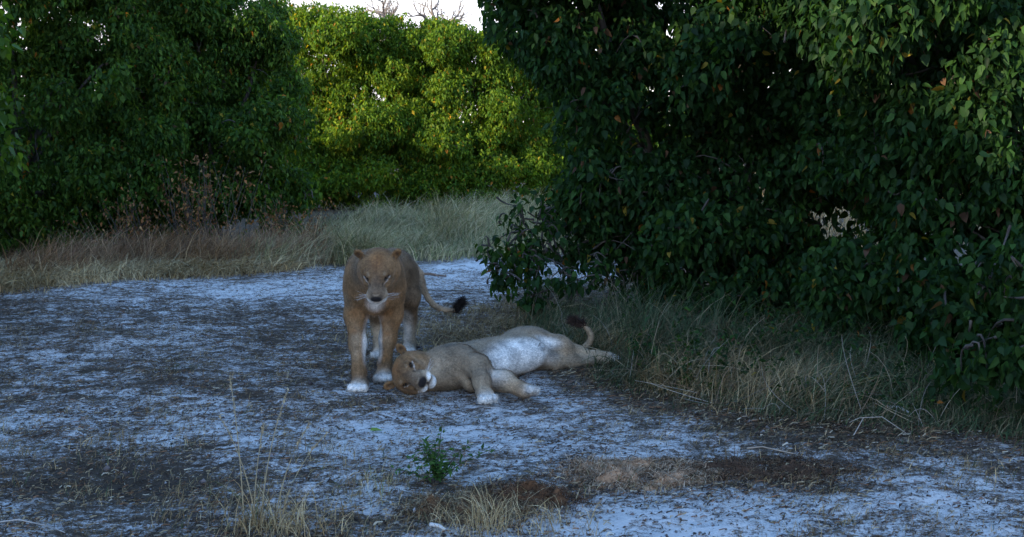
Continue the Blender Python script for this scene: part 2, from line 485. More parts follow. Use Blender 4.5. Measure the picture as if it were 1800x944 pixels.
tree('bush', 'rounded green bush above the brown dead weeds', 'bush', (-4.7, 18.4),
     [(-4.9, 18.2, 2.9, 1.3, 1.3, 1.2), (-3.75, 17.7, 1.75, .75, .8, .6), (-4.4, 18.5, 3.35, 1.0, 1.1, .75), (-5.6, 18.2, 3.9, 1.2, 1.2, 1.0), (-4.6, 17.8, 1.5, .9, .9, .8), (-4.0, 18.4, 2.7, .75, .8, .7), (-4.9, 17.4, .6, 1.1, .7, .6), (-3.8, 18.1, .75, .7, .7, .65), (-5.3, 17.6, 2.2, 1.0, .8, 1.0)],
     11500, .09, LEAF4, 'left', 12, single=150, gap=.05)
tree('bush', 'tall yellow green bush between the rounded bush and the bare trees', 'bush', (-4.0, 28.4),
     [(-4.6, 28.0, 3.75, 1.6, 1.4, 1.2), (-3.4, 27.6, 2.2, 1.5, 1.2, 1.3), (-5.4, 28.4, 2.3, 1.6, 1.4, 1.5), (-3.3, 28.3, 3.8, 1.2, 1.2, .8), (-4.3, 27.3, 1.3, 1.5, 1.1, 1.0), (-5.7, 28.6, 4.1, 1.2, 1.2, .9), (-7.2, 29.5, 2.6, 1.6, 1.4, 1.7), (-2.9, 28.6, 2.6, 1.2, 1.0, 1.4), (-3.2, 26.7, .55, 1.3, .8, .7), (-5.2, 27.0, .8, 1.4, .9, .9), (-4.2, 26.7, .6, 1.2, .8, .7)],
     19000, .10, LEAF4, 'mid', 13, gap=-.05)
tree('bush', 'sunlit yellow tinged bush below the two bare trees', 'bush', (-1.1, 28.6),
     [(-1.8, 28.2, 3.2, 1.3, 1.2, 1.2), (-.9, 28.0, 2.2, 1.3, 1.2, 1.4), (-1.2, 27.4, 1.2, 1.3, 1.0, .9), (-2.1, 27.6, 1.5, 1.1, .9, 1.0), (-.5, 28.6, 3.6, 1.1, 1.1, .75), (.4, 28.8, 2.4, 1.3, 1.2, 1.5), (-1.9, 28.6, 3.7, .9, .9, .75), (-1.6, 26.8, .5, 1.3, .8, .65), (-.2, 27.4, .6, 1.2, .8, .7), (.6, 28, .7, 1, .8, .7)],
     18000, .10, LEAF4, 'mid', 14, gap=-.05)
tree('bush', 'bright green bush seen past the edge of the overhanging tree', 'bush', (2.4, 31),
     [(1.4, 30.6, 2.6, 1.3, 1.3, 1.6), (2.8, 31, 2.2, 1.5, 1.3, 1.6), (2.2, 30.2, 1.2, 1.6, 1.1, 1.0), (1.0, 30.8, 3.6, 1.0, 1.0, .7)],
     5000, .11, LEAF4, 'mid', 15)
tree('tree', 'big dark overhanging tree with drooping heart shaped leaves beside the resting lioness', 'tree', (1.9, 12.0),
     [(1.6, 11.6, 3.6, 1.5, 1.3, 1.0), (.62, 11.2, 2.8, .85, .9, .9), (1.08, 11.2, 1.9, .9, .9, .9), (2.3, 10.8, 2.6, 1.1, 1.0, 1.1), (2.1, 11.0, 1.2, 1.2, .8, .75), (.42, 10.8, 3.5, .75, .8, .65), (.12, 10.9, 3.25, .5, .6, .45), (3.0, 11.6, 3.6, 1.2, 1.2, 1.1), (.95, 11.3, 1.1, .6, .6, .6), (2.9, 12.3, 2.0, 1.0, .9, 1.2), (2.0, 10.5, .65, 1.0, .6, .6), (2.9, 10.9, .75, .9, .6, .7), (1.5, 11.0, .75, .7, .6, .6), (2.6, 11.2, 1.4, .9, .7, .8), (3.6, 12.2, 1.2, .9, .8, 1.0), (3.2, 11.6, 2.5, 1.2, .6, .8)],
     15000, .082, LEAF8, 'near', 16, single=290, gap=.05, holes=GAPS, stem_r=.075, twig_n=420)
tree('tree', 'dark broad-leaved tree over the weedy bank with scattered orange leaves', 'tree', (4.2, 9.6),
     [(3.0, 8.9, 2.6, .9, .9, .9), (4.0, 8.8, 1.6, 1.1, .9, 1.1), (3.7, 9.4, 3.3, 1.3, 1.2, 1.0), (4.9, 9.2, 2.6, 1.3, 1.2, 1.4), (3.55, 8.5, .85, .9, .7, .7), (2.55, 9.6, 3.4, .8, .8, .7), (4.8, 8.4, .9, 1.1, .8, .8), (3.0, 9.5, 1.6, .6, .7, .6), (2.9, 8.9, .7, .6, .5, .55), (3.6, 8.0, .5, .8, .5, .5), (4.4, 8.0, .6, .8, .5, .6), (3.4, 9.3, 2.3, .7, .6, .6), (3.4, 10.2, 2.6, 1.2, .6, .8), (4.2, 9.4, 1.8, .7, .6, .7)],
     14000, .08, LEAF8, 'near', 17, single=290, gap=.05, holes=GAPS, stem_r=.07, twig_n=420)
tree('shrub', 'leafy shrub spreading pale grey twigs at the edge of the weedy bank', 'shrub', (3.35, 7.0),
     [(3.1, 6.9, .75, .42, .4, .45), (3.5, 7.1, 1.1, .5, .5, .5), (2.95, 7.0, .35, .4, .4, .28), (3.4, 6.7, .45, .4, .35, .35)],
     330, .075, LEAF8, 'near', 18, single=120, gap=-.2, stem_r=.018, twig_n=90)
tree('shrub', 'low leafy spray trailing over the bare ground beside the standing lioness tail', 'shrub', (.55, 11.3),
     [(.15, 10.9, .95, .42, .4, .35), (.55, 10.9, .75, .5, .4, .35), (.0, 10.8, .55, .25, .25, .22), (.45, 10.6, .45, .45, .35, .25), (.95, 10.9, .7, .4, .4, .4)],
     250, .08, LEAF8, 'near', 19, n_leaf=6, single=110, gap=-.1, stem_r=.02, twig_n=160)
tree('bush', 'loose bush whose drooping leaf tips hang in opposite the weedy bank', 'bush', (-5.3, 9.8),
     [(-5.0, 9.6, 2.5, .9, .9, .9), (-5.2, 9.8, 1.5, .95, .9, .7), (-5.8, 9.9, 2.4, .9, .9, 1.1)],
     1300, .09, LEAF8, 'left', 20, single=60, gap=-.1, stem_r=.045, twig_n=120)
# unseen trees and bushes added to shade the clearing and background from low sun
tree('bush', 'hidden broad bush added behind the tall dark bush for its shade', 'bush', (-11.5, 21),
     [(-11, 20.5, 1.7, 2.2, 2.0, 1.7), (-9, 22, 1.8, 2.0, 1.8, 1.8), (-13.5, 20.5, 2.0, 2.4, 2.0, 2.0), (-7.5, 22.5, 1.6, 1.6, 1.4, 1.6)],
     3200, .2, LEAF4, 'left', 21)
tree('tree', 'tall dense tree added out of view beyond the loose drooping bush for shade', 'tree', (-13.5, 14),
     [(-13.5, 14, 2.4, 2.2, 2.4, 2.4), (-12.8, 11.5, 2.2, 2.0, 2.0, 2.2), (-15, 16.5, 2.4, 2.4, 2.4, 2.3), (-13.8, 12.6, 3.4, 2.0, 2.2, 1.5)],
     8000, .24, LEAF4, 'left', 22, gap=-.3)
tree('bush', 'hidden broad low bush added to shade the foot of the yellowish green bush', 'bush', (-13, 29),
     [(-12.4, 28.6, 1.9, 1.8, 2.0, 1.9), (-14.5, 30, 2.1, 2.0, 2.2, 2.1), (-13, 26.3, 2.0, 1.8, 1.6, 2.0), (-12, 24, 2.1, 1.6, 1.8, 2.1)],
     4500, .2, LEAF4, 'left', 23)
tree('tree', 'tall dense tree added out of view on the sunset side to shade the clearing', 'tree', (-14, 5.5),
     [(-13.8, 7.5, 2.6, 2.0, 2.6, 2.6), (-13.6, 3.6, 2.4, 2.0, 2.4, 2.4), (-14, 9.5, 4.6, 2.0, 2.2, 2.2), (-13.6, 10.6, 2.4, 1.8, 2.0, 2.4), (-15.5, 8, 3.4, 2.0, 3.0, 2.6), (-15.5, 2, 3.2, 2.0, 3.0, 2.6), (-13.8, 6, 5.4, 2.0, 2.6, 1.8), (-13.8, 2, 5.2, 2.0, 2.6, 1.9), (-13.6, -.5, 2.6, 2.0, 2.4, 2.6), (-13.8, -2, 5.4, 2.0, 2.6, 1.9), (-13.6, -4.5, 2.8, 2.0, 2.6, 2.8), (-13.8, -6, 5.2, 2.0, 2.6, 2.0), (-13.6, -8.5, 3.2, 2.0, 2.4, 3.0), (-14.6, 4.8, 3.4, 1.8, 2.0, 2.8), (-15, 7, 5.6, 2.0, 2.4, 1.8), (-15, 10.5, 4.4, 2.0, 2.2, 2.2)],
     22000, .26, LEAF4, 'left', 24, gap=-.3)

# bare trees on the skyline
def bare_tree(label, base, h, seed, spread, lean):
    r = np.random.default_rng(seed)
    root = empty('bare_tree', (*base, 0)); tag(root, label, 'tree')
    limbs = []
    def grow(p, d, L, rad, lv):
        pts = [p]; dd = d
        for i in range(4):
            dd = unit(dd + r.normal(0, .13, 3) + [0, 0, .03])
            pts.append(pts[-1] + dd * L / 4)
        limbs.append((lv, tube(pts, np.linspace(rad, rad * .62, 5), 5)))
        if lv >= 5: return
        for i in range(3 if lv < 4 else 2):
            t = 4 if i == 0 else r.integers(2, 5)
            nd = unit(dd + r.normal(0, spread, 3) * [1, 1, .75] + [0, 0, .05])
            grow(pts[t], nd, L * r.uniform(.62, .85), rad * .58, lv + 1)
    p0 = np.array([*base, 0.0])
    top = p0 + np.array([lean, 0, h * .66])
    obj('trunk', mesh('trunk', *tube(bezier(p0, (p0 + top) / 2 + [lean * .3, 0, 0], top, 6), np.linspace(.17, .1, 6), 8), M_dead, smooth=True), root)
    for k in range(4):
        del limbs[:]
        grow(top - np.array([0, 0, .25 * k]), unit([r.normal(lean * .3, .75), r.normal(0, .5), .8]), h * .12, .12, 1)
        o = obj('branch', mesh('branch', *join([b for _, b in limbs[:1]]), M_dead), root)
        t = obj('twigs', mesh('twigs', *join([b for _, b in limbs[1:]]), M_dead), root); t['kind'] = 'stuff'
bare_tree('bare leafless tree with a rounded fan of branches against the sky', (-2.85, 45), 7.7, 5, .5, .1)
bare_tree('bare leafless tree with low arching branches against the sky', (-4.0, 46), 7.9, 9, .7, -.3)

# a far wood that closes the horizon
def far_wood():
    r = np.random.default_rng(50)
    N = 26000
    a = r.uniform(-1.25, 1.25, N); d = r.uniform(70, 120, N)
    x, y = np.sin(a) * d, np.cos(a) * d
    top = 3.0 + 1.2 * fbm(x * .08, y * .08, 0, 60, 3)
    z = r.random(N) ** .7 * top
    pos = np.stack([x, y, z], -1)
    V, Fa, k = place(LEAF4, pos, r.normal(0, 1, (N, 3)) + [0, 0, -.4], r.normal(0, 1, (N, 3)), r.uniform(.5, 1.1, N))
    cc = pick_cols(r, 'left', N)
    tag(obj('far_woodland', mesh('far_woodland', V, Fa, M_leaf, np.repeat(cc, k, 0))), 'far belt of low green woodland closing the horizon', 'woodland', kind='stuff')
far_wood()

# ------------------------------------------------------------------ grass
def blades(base, h, lean, width, cc, droop=.5, r=rng):
    """curved tapering strips; lean (n,3) is the horizontal reach as a share of h"""
    N = len(base)
    t = np.array([0, .38, .72, 1.0])
    ctr = base[:, None] + np.array([0, 0, 1.0]) * (h[:, None] * (t - droop[:, None] * t ** 2.2 * .8))[..., None] + lean[:, None] * (h[:, None] * (.35 * t + .65 * t * t))[..., None]
    side = unit(np.cross(lean + r.normal(0, .3, (N, 3)), [0, 0, 1.0]) + r.normal(0, .3, (N, 3)))
    w = width[:, None] * np.array([1, .85, .5])
    V = np.empty((N, 7, 3))
    V[:, 0:6:2] = ctr[:, :3] - side[:, None] * w[..., None] * .5
    V[:, 1:6:2] = ctr[:, :3] + side[:, None] * w[..., None] * .5
    V[:, 6] = ctr[:, 3]
    F0 = np.array([(0, 1, 3), (0, 3, 2), (2, 3, 5), (2, 5, 4), (4, 5, 6)])
    Fa = (F0[None] + (np.arange(N) * 7)[:, None, None]).reshape(-1, 3)
    return V.reshape(-1, 3), Fa, np.repeat(cc, 7, 0)

def pick(r, N, opts):
    c = np.array([a for a, b in opts]); w = np.array([b for a, b in opts], float)
    return c[r.choice(len(c), N, p=w / w.sum())] * r.uniform(.65, 1.3, (N, 1))

def grass_field(name, label, cx, cy, hh, n_blade, opts, seed, width=.006, reach=.8, droop=.6, spread=.16, parent=None):
    """cx, cy: tussock centres; hh: their heights"""
    r = np.random.default_rng(seed)
    n = len(cx)
    k = r.poisson(n_blade, n) + 3
    ti = np.repeat(np.arange(n), k); N = len(ti)
    bx = cx[ti] + r.normal(0, spread, N); by = cy[ti] + r.normal(0, spread, N)
    base = np.stack([bx, by, ground_z(bx, by) - .01], -1)
    wind = unit(np.stack([np.cos(fbm(cx, cy, 0, 90, 2) * 4), np.sin(fbm(cx, cy, 0, 91, 2) * 4), 0 * cx], -1))[ti]
    a = r.uniform(0, 2 * math.pi, N)
    lean = (np.stack([np.cos(a), np.sin(a), 0 * a], -1) * r.uniform(.2, 1, (N, 1)) + wind * .45) * reach
    h = hh[ti] * r.uniform(.45, 1.15, N)
    tcol = r.uniform(.75, 1.25, (n, 1))[ti]
    V, Fa, C = blades(base, h, lean, width * r.uniform(.6, 1.4, N), pick(r, N, opts) * tcol, droop * r.uniform(.3, 1.2, N), r)
    o = obj(name, mesh(name, V, Fa, M_grass, C), parent)
    if label:
        tag(o, label, 'grass', kind='stuff')
    return o

STRAW = [((.38, .27, .13), 5), ((.27, .185, .088), 4), ((.44, .34, .19), 2), ((.14, .09, .045), 2)]
PALESTRAW = [((.56, .42, .22), 5), ((.44, .31, .15), 4), ((.62, .50, .30), 2), ((.22, .145, .07), 2)]
REDDRY = [((.30, .17, .085), 5), ((.38, .26, .145), 4), ((.17, .095, .055), 3)]
GREY = [((.44, .36, .19), 5), ((.30, .27, .13), 4), ((.17, .20, .075), 3), ((.52, .42, .24), 2)]
WEED = [((.05, .085, .035), 5), ((.07, .10, .045), 4), ((.16, .14, .075), 4), ((.24, .19, .11), 2)]

r = np.random.default_rng(100)
x = r.uniform(-9, -3.0, 520); y = verge_left(x) + np.abs(r.normal(0, 1.2, 520)) + .05
grass_field('dry_grass', 'matted tan dry grass along the far edge of the sandy clearing', x, y, r.uniform(.12, .42, 520), 100, PALESTRAW, 101, .009, 1.4, 1.05, .22)
x = r.uniform(-6.0, -2.8, 230); y = verge_left(x) + r.uniform(.7, 2.0, 230)
grass_field('brown_grass', 'reddish brown dry grass in front of the rounded bush', x, y, r.uniform(.25, .8, 230), 55, REDDRY, 102, .008, .8, .6, .18)
x = r.uniform(-3.6, 1.6, 210); y = verge_left(x) + .3 + np.abs(r.normal(0, 4.4, 210))
k = ~((np.abs(x - .5) < .7) & (y < 16.6))
x, y = x[k], y[k]
grass_field('pale_grass', 'pale grey green tussock grass in front of the background bushes', x, y, r.uniform(.2, .8, len(x)) * np.clip(1 + .9 * fbm(x * .8, y * .8, 0, 77, 2), .4, 1.7), 170, GREY, 103, .010, .9, .85, .2)
x = r.uniform(3.5, 18, 500); y = r.uniform(17, 42, 500)
grass_field('open_grass', 'straw coloured open grassland glimpsed beneath the trees', x, y, r.uniform(.4, .8, 500), 40, STRAW, 104, .02, .7, .5, .5)
# weeds on the right-hand bank
x = r.uniform(.25, 5.2, 1300); y = verge_right(x) + np.abs(r.normal(0, 1.3, 1300)) + .02
k = ~((x < .74) & (y < 9.15)); x, y = x[k], y[k]
dv = y - verge_right(x)
grass_field('bank_grass', 'tangled green and straw grass on the shaded bank', x, y, (.08 + .20 * np.clip(dv, 0, 1.6)) * r.uniform(.5, 1.7, len(x)) * np.clip(1 + 1.1 * fbm(x * 1.7, y * 1.7, 0, 310, 3), .25, 2), 40, WEED, 105, .006, .95, .7, .14)
x = r.uniform(.5, 2.2, 170); y = verge_right(x) + .1 + np.abs(r.normal(0, .7, 170))
k = ~((x < 1.0) & (y < 9.15)); x, y = x[k], y[k]
grass_field('bank_straw', 'brown and straw coloured dead grass on the bank behind the resting lioness feet', x, y, r.uniform(.12, .42, len(x)), 40, STRAW, 108, .005, 1.1, .7, .12)
# straw mat behind the resting lioness
x = r.normal(.25, .75, 260); y = r.normal(10.1, .75, 260)
k = (y > 9.3) | (x > .7)
grass_field('straw_mat', 'flattened straw behind the resting lioness', x[k], y[k], r.uniform(.08, .2, k.sum()), 45, STRAW, 106, .006, 1.6, 1.1, .14)
# thin stubble over the clearing
x = r.uniform(-6.5, 2.6, 3200); y = 4.9 + r.random(3200) ** 1.3 * 9.5
k = (y < verge_left(x)) & (y < verge_right(x) + .2) & (zone(x, y)[0] < .72)
grass_field('stubble', 'sparse dry stubble scattered over the sandy clearing', x[k], y[k], r.uniform(.03, .10, k.sum()) * np.clip(.8 + fbm(x[k], y[k], 0, 400, 3), .3, 2), 10, STRAW + [((.06, .09, .04), 2)], 107, .0032, .9, .25, .06)

def bank_stems():
    r = np.random.default_rng(118)
    parts, cols = [], []
    for i in range(420):
        x0 = r.uniform(.35, 4.6); y0 = float(verge_right(x0)) + abs(r.normal(0, .9)) - .15
        if x0 < .8 and y0 < 9.4: continue
        b = np.array([x0, y0, float(ground_z(x0, y0))])
        L = r.uniform(.15, .65); a = r.uniform(0, 6.3); up = r.uniform(.1, .9)
        e = b + L * np.array([math.cos(a) * (1.1 - up), math.sin(a) * (1.1 - up), up])
        m_ = (b + e) / 2 + r.normal(0, .07, 3) + [0, 0, .06]
        V, F = tube(bezier(b, m_, e, 6), np.linspace(.0032, .0012, 6), 3)
        parts.append((V, F)); cols.append(np.tile(np.array([(.34, .27, .18), (.20, .13, .08), (.40, .36, .30), (.10, .12, .05)][r.integers(0, 4)]) * r.uniform(.6, 1.2), (len(V), 1)))
    V, F = join(parts)
    tag(obj('bank_stems', mesh('bank_stems', V, F, M_grass, np.concatenate(cols))), 'tangle of thin dry stems over the weedy bank', 'stems', kind='stuff')
bank_stems()

# broad-leaved weeds on the bank
def bank_weeds():
    r = np.random.default_rng(120)
    n = 900
    x = r.uniform(.9, 5, n); y = verge_right(x) + .15 + np.abs(r.normal(0, 1.1, n)); kk = fbm(x * 1.5, y * 1.5, 0, 320, 3) > -.05; x, y = x[kk], y[kk]; n = len(x)
    z = ground_z(x, y) + r.uniform(.04, .1, n) + .3 * r.random(n) * np.clip(y - verge_right(x), 0, 1.3)
    P = np.stack([x, y, z], -1)
    pos, d, nr = shoots_to_leaves(P, unit(np.stack([x * 0, x * 0 - .5, x * 0 + 1], -1)), r, 6, .045, .25)
    k = pos[:, 2] > ground_z(pos[:, 0], pos[:, 1]) + .01
    pos, d, nr = pos[k], d[k], nr[k]
    V, Fa, q = place(LEAF4, pos, d, nr, .042 * r.uniform(.5, 1.5, len(pos)))
    tag(obj('bank_herbs', mesh('bank_herbs', V, Fa, M_leaf, np.repeat(pick_cols(r, 'near', len(pos)), q, 0))), 'low dark green broad-leaved herbs on the shaded bank', 'herbs', kind='stuff')
bank_weeds()

# dead weeds below the rounded bush
def dead_weed(label, cx, cy, h, seed, n=26):
    n = int(n * 1.6)
    r = np.random.default_rng(seed)
    root = empty('dead_weed', (cx, cy, 0)); tag(root, label, 'weed')
    st, tips = [], []
    for i in range(n):
        b = np.array([cx + r.normal(0, .22), cy + r.normal(0, .15), 0.0]); b[2] = ground_z(b[0], b[1]) - .02
        e = b + np.array([r.normal(0, .28), r.normal(0, .2), h * r.uniform(.6, 1.1)])
        pts = bezier(b, (b + e) / 2 + r.normal(0, .06, 3), e, 5)
        st.append(tube(pts, np.linspace(.006, .002, 5), 4))
        for q in range(14):
            tips.append(pts[r.integers(2, 5)] + r.normal(0, .07, 3))
    obj('stems', mesh('stems', *join(st), M_bark), root)['kind'] = 'stuff'
    tips = np.array(tips)
    V, Fa, k = place(LEAF4, tips, r.normal(0, .6, (len(tips), 3)) + [0, 0, -.8], r.normal(0, 1, (len(tips), 3)), r.uniform(.03, .08, len(tips)))
    obj('withered_leaves', mesh('withered_leaves', V, Fa, M_grass, np.repeat(pick(r, len(tips), [((.28, .13, .045), 4), ((.17, .085, .035), 4), ((.34, .21, .085), 1)]), k, 0)), root)['kind'] = 'stuff'
dead_weed('tall rusty brown dead weed against the rounded bush', -4.35, 16.2, 1.35, 131, 30)
dead_weed('low brown dead weed between the rounded bush and the pale grass', -3.3, 17.0, .8, 132, 22)
dead_weed('brown dead weed below the tallest dark bush', -5.3, 16.0, .9, 133, 22)

# ------------------------------------------------------------------ litter on the ground
def litter():
    r = np.random.default_rng(140)
    N = 250000
    x = r.uniform(-7, 4.2, N); y = 4.7 + r.random(N) ** 1.5 * 10.5
    S, L = zone(x, y)
    pr = .36 + .85 * L + .5 * np.clip(.55 - S, 0, 1) + .55 * fbm(x * 2.2, y * 2.2, 0, 141, 4)
    k = (r.random(N) < pr) & (np.abs(x) < y * .5 + .4)
    x, y, L = x[k], y[k], L[k]; N = len(x)
    a = r.uniform(0, math.pi, N); ln = r.uniform(.008, .045, N) * (1 + 1.0 * L); w = r.uniform(.001, .0036, N)
    d = np.stack([np.cos(a), np.sin(a), r.normal(0, .12, N)], -1); s = np.stack([-np.sin(a), np.cos(a), 0 * a], -1)
    p = np.stack([x, y, ground_z(x, y) + .004 + np.abs(r.normal(0, .004, N))], -1)
    bend = s * (r.normal(0, .25, N) * ln)[:, None] + np.array([0, 0, 1]) * (np.abs(r.normal(0, .12, N)) * ln)[:, None]
    q = [p - d * ln[:, None] * .5, p + bend, p + d * ln[:, None] * .5]
    ws = s * w[:, None] + np.array([0, 0, .5]) * w[:, None]
    V = np.stack([q[0] - ws, q[0] + ws, q[1] - ws, q[1] + ws, q[2] - ws, q[2] + ws], 1)
    F0 = np.array([(0, 1, 3, 2), (2, 3, 5, 4)])
    Fa = (F0[None] + (np.arange(N) * 6)[:, None, None]).reshape(-1, 4)
    opts = [((.30, .215, .12), 3), ((.13, .08, .045), 5), ((.055, .038, .028), 5), ((.42, .34, .24), 1.2), ((.19, .09, .045), 2.5)]
    tag(obj('straw_litter', mesh('straw_litter', V.reshape(-1, 3), Fa, M_straw, np.repeat(pick(r, N, opts), 6, 0))), 'broken straw and twig litter over the sandy clearing', 'litter', kind='stuff')
    # crumbs of soil
    N = 9000
    x = r.uniform(-6, 3.5, N); y = 4.8 + r.random(N) ** 1.4 * 7.5
    k = fbm(x * 1.8, y * 1.8, 0, 143, 3) > -.1; x, y = x[k], y[k]; N = len(x)
    O = np.array([(1, 0, 0), (-1, 0, 0), (0, 1, 0), (0, -1, 0), (0, 0, .8), (0, 0, -.6)], float)
    s = r.uniform(.003, .011, N) * (1 + (r.random(N) < .04) * 1.2)
    V = np.stack([x, y, ground_z(x, y) + .002], -1)[:, None] + O[None] * s[:, None, None] * r.uniform(.6, 1.4, (N, 6, 1))
    F0 = np.array([(0, 2, 4), (2, 1, 4), (1, 3, 4), (3, 0, 4), (2, 0, 5), (1, 2, 5), (3, 1, 5), (0, 3, 5)])
    Fa = (F0[None] + (np.arange(N) * 6)[:, None, None]).reshape(-1, 3)
    tag(obj('soil_crumbs', mesh('soil_crumbs', V.reshape(-1, 3), Fa, M_straw, np.repeat(pick(r, N, [((.07, .055, .05), 4), ((.14, .11, .1), 3), ((.3, .28, .27), 1)]), 6, 0))), 'small crumbs of dark soil on the sand', 'soil', kind='stuff')
litter()

# fibrous brown heaps in the foreground
def heap(label, cx, cy, rx, ry, h, cols, seed, nf):
    r = np.random.default_rng(seed)
    root = empty('heap', (cx, cy, float(ground_z(cx, cy)))); tag(root, label, 'heap')
    n = 80
    u, v = np.meshgrid(np.linspace(-1.25, 1.25, n), np.linspace(-1.25, 1.25, n), indexing='ij')
    X, Y = cx + u * rx, cy + v * ry
    rr = np.hypot(u, v) * (1 + .28 * fbm(u * 1.7, v * 1.7, 0, seed, 3))
    lump = np.clip(.45 + 1.0 * fbm(X * 13, Y * 13, 0, seed + 1, 4), 0.05, 2)
    prof = sstep(1.05, .45, rr)
    def top(X, Y):
        u, v = (X - cx) / rx, (Y - cy) / ry
        rr = np.hypot(u, v) * (1 + .28 * fbm(u * 1.7, v * 1.7, 0, seed, 3))
        return ground_z(X, Y) - .012 + h * sstep(1.05, .45, rr) * np.clip(.45 + 1.0 * fbm(X * 13, Y * 13, 0, seed + 1, 4), 0.05, 2)
    Z = top(X, Y)
    ii = np.arange(n * n).reshape(n, n)
    F = np.stack([ii[:-1, :-1], ii[1:, :-1], ii[1:, 1:], ii[:-1, 1:]], -1).reshape(-1, 4)
    F = F[(rr.reshape(-1)[F] < 1.05).any(1)]
    C = np.array(cols[0]) * (.55 + .6 * np.clip(lump, 0, 1.3).reshape(-1, 1)) * r.uniform(.7, 1.3, (n * n, 1))
    obj('mound', mesh('mound', np.stack([X, Y, Z], -1).reshape(-1, 3), F, M_straw, C, True), root)
    N = nf
    a = r.uniform(0, 2 * math.pi, N); q = np.sqrt(r.random(N)) * 1.0 + np.abs(r.normal(0, .22, N)) * (r.random(N) < .5)
    x, y = cx + np.cos(a) * q * rx, cy + np.sin(a) * q * ry
    b = np.stack([x, y, top(x, y) - .004], -1)
    b[:, 2] = np.maximum(b[:, 2], ground_z(x, y))
    an = r.uniform(0, 2 * math.pi, N)
    lean = np.stack([np.cos(an), np.sin(an), 0 * an], -1) * r.uniform(.5, 1.6, (N, 1))
    V, Fa, Cc = blades(b, r.uniform(.015, .05, N), lean, r.uniform(.002, .005, N), pick(r, N, [(c, 1) for c in cols]), r.uniform(.4, 1, N), r)
    obj('fibres', mesh('fibres', V, Fa, M_straw, Cc), root)['kind'] = 'stuff'
heap('rusty brown fibrous heap with a lumpy top beside the green seedling', .06, 5.52,   .27, .17, .07, [(.13, .062, .03), (.08, .04, .022), (.20, .11, .06), (.05, .03, .02)], 151, 2600)
heap('low tan crumbled heap of plant fibre', .68, 5.95, .42, .26, .055, [(.34, .20, .115), (.42, .28, .18), (.20, .10, .05), (.48, .36, .25)], 152, 5200)
heap('flat dark brown crumbled heap beside the tan one', 1.38, 6.0, .46, .25, .05, [(.075, .042, .026), (.05, .03, .02), (.12, .065, .035), (.16, .10, .06)], 153, 3400)
heap('straw covered brown heap between the seedling and the white splinter', -.20, 5.34, .32, .19, .075, [(.16, .088, .045), (.27, .185, .10), (.09, .05, .03), (.34, .26, .16)], 154, 3600)

# tufts, stalks, seedling, sticks
def tuft(label, cx, cy, h, n, opts, seed, stalks=(), reach=.7, spread=.05, cat='grass tuft'):
    r = np.random.default_rng(seed)
    root = empty('grass_tuft', (cx, cy, float(ground_z(cx, cy)))); tag(root, label, cat)
    bx, by = cx + r.normal(0, spread, n), cy + r.normal(0, spread, n)
    b = np.stack([bx, by, ground_z(bx, by) - .005], -1)
    a = r.uniform(0, 2 * math.pi, n)
    lean = np.stack([np.cos(a), np.sin(a), 0 * a], -1) * r.uniform(.2, 1.2, (n, 1)) * reach
    V, Fa, C = blades(b, h * r.uniform(.4, 1.15, n), lean, r.uniform(.0025, .0055, n), pick(r, n, opts), r.uniform(.1, .7, n), r)
    obj('blades', mesh('blades', V, Fa, M_grass, C), root)['kind'] = 'stuff'
    for (x0, dx, dy, hh) in stalks:
        b0 = np.array([cx + x0, cy + r.normal(0, .03), float(ground_z(cx + x0, cy)) - .01])
        e = b0 + np.array([dx, dy, hh])
        pts = bezier(b0, b0 + np.array([dx * .2, dy * .3, hh * .6]), e, 9)
        V1, F1 = tube(pts, np.linspace(.0032, .0013, 9), 4)
        o = obj('stalk', mesh('stalk', V1, F1, M_grass, np.tile(np.array([.44, .35, .21]), (len(V1), 1))), root)
        m = 26
        t = r.uniform(.72, 1, m); p = np.stack([np.interp(t, np.linspace(0, 1, 9), pts[:, i]) for i in range(3)], -1)
        V2, F2, k = place(LEAF4, p, np.array([dx, dy, hh]) + r.normal(0, .3, (m, 3)) * hh, r.normal(0, 1, (m, 3)), r.uniform(.012, .022, m))
        s = obj('seed_head', mesh('seed_head', V2, F2, M_grass, np.tile(np.array([.42, .34, .22]), (len(V2), 1))), o)
        s.matrix_parent_inverse = Matrix.Translation(root.location).inverted(); s.matrix_parent_inverse.identity()
        s['kind'] = 'stuff'
tuft('tall straw coloured grass tuft with long thin seed stalks', -1.16, 5.12, .32, 70, STRAW + [((.09, .12, .04), 2)], 161,
     ((-.05, -.07, .1, .70), (.02, .12, .1, .62), (.08, .16, .05, .48), (.0, -.17, .05, .52), (.1, .22, .0, .45), (-.02, .05, .05, .48)), .9, .06)
tuft('short bristly straw tuft beside the tall seed stalks', -1.02, 5.06, .24, 220, PALESTRAW, 162, (), 1.1, .13)
tuft('straw tuft leaning on the straw covered heap', -.12, 5.12, .22, 200, PALESTRAW, 163, (), .9, .11)
tuft('thin grey green tuft beside the seedling', -.72, 5.62, .14, 60, GREY, 164, (), .8, .10)
tuft('straw tuft at the foot of the rusty heap', .14, 5.12, .15, 110, PALESTRAW, 165, (), 1.0, .12)
tuft('small green tuft on the sand far from the lionesses', -2.55, 8.7, .06, 60, [((.05, .09, .03), 3), ((.12, .11, .06), 2)], 166, (), 1.2, .09)

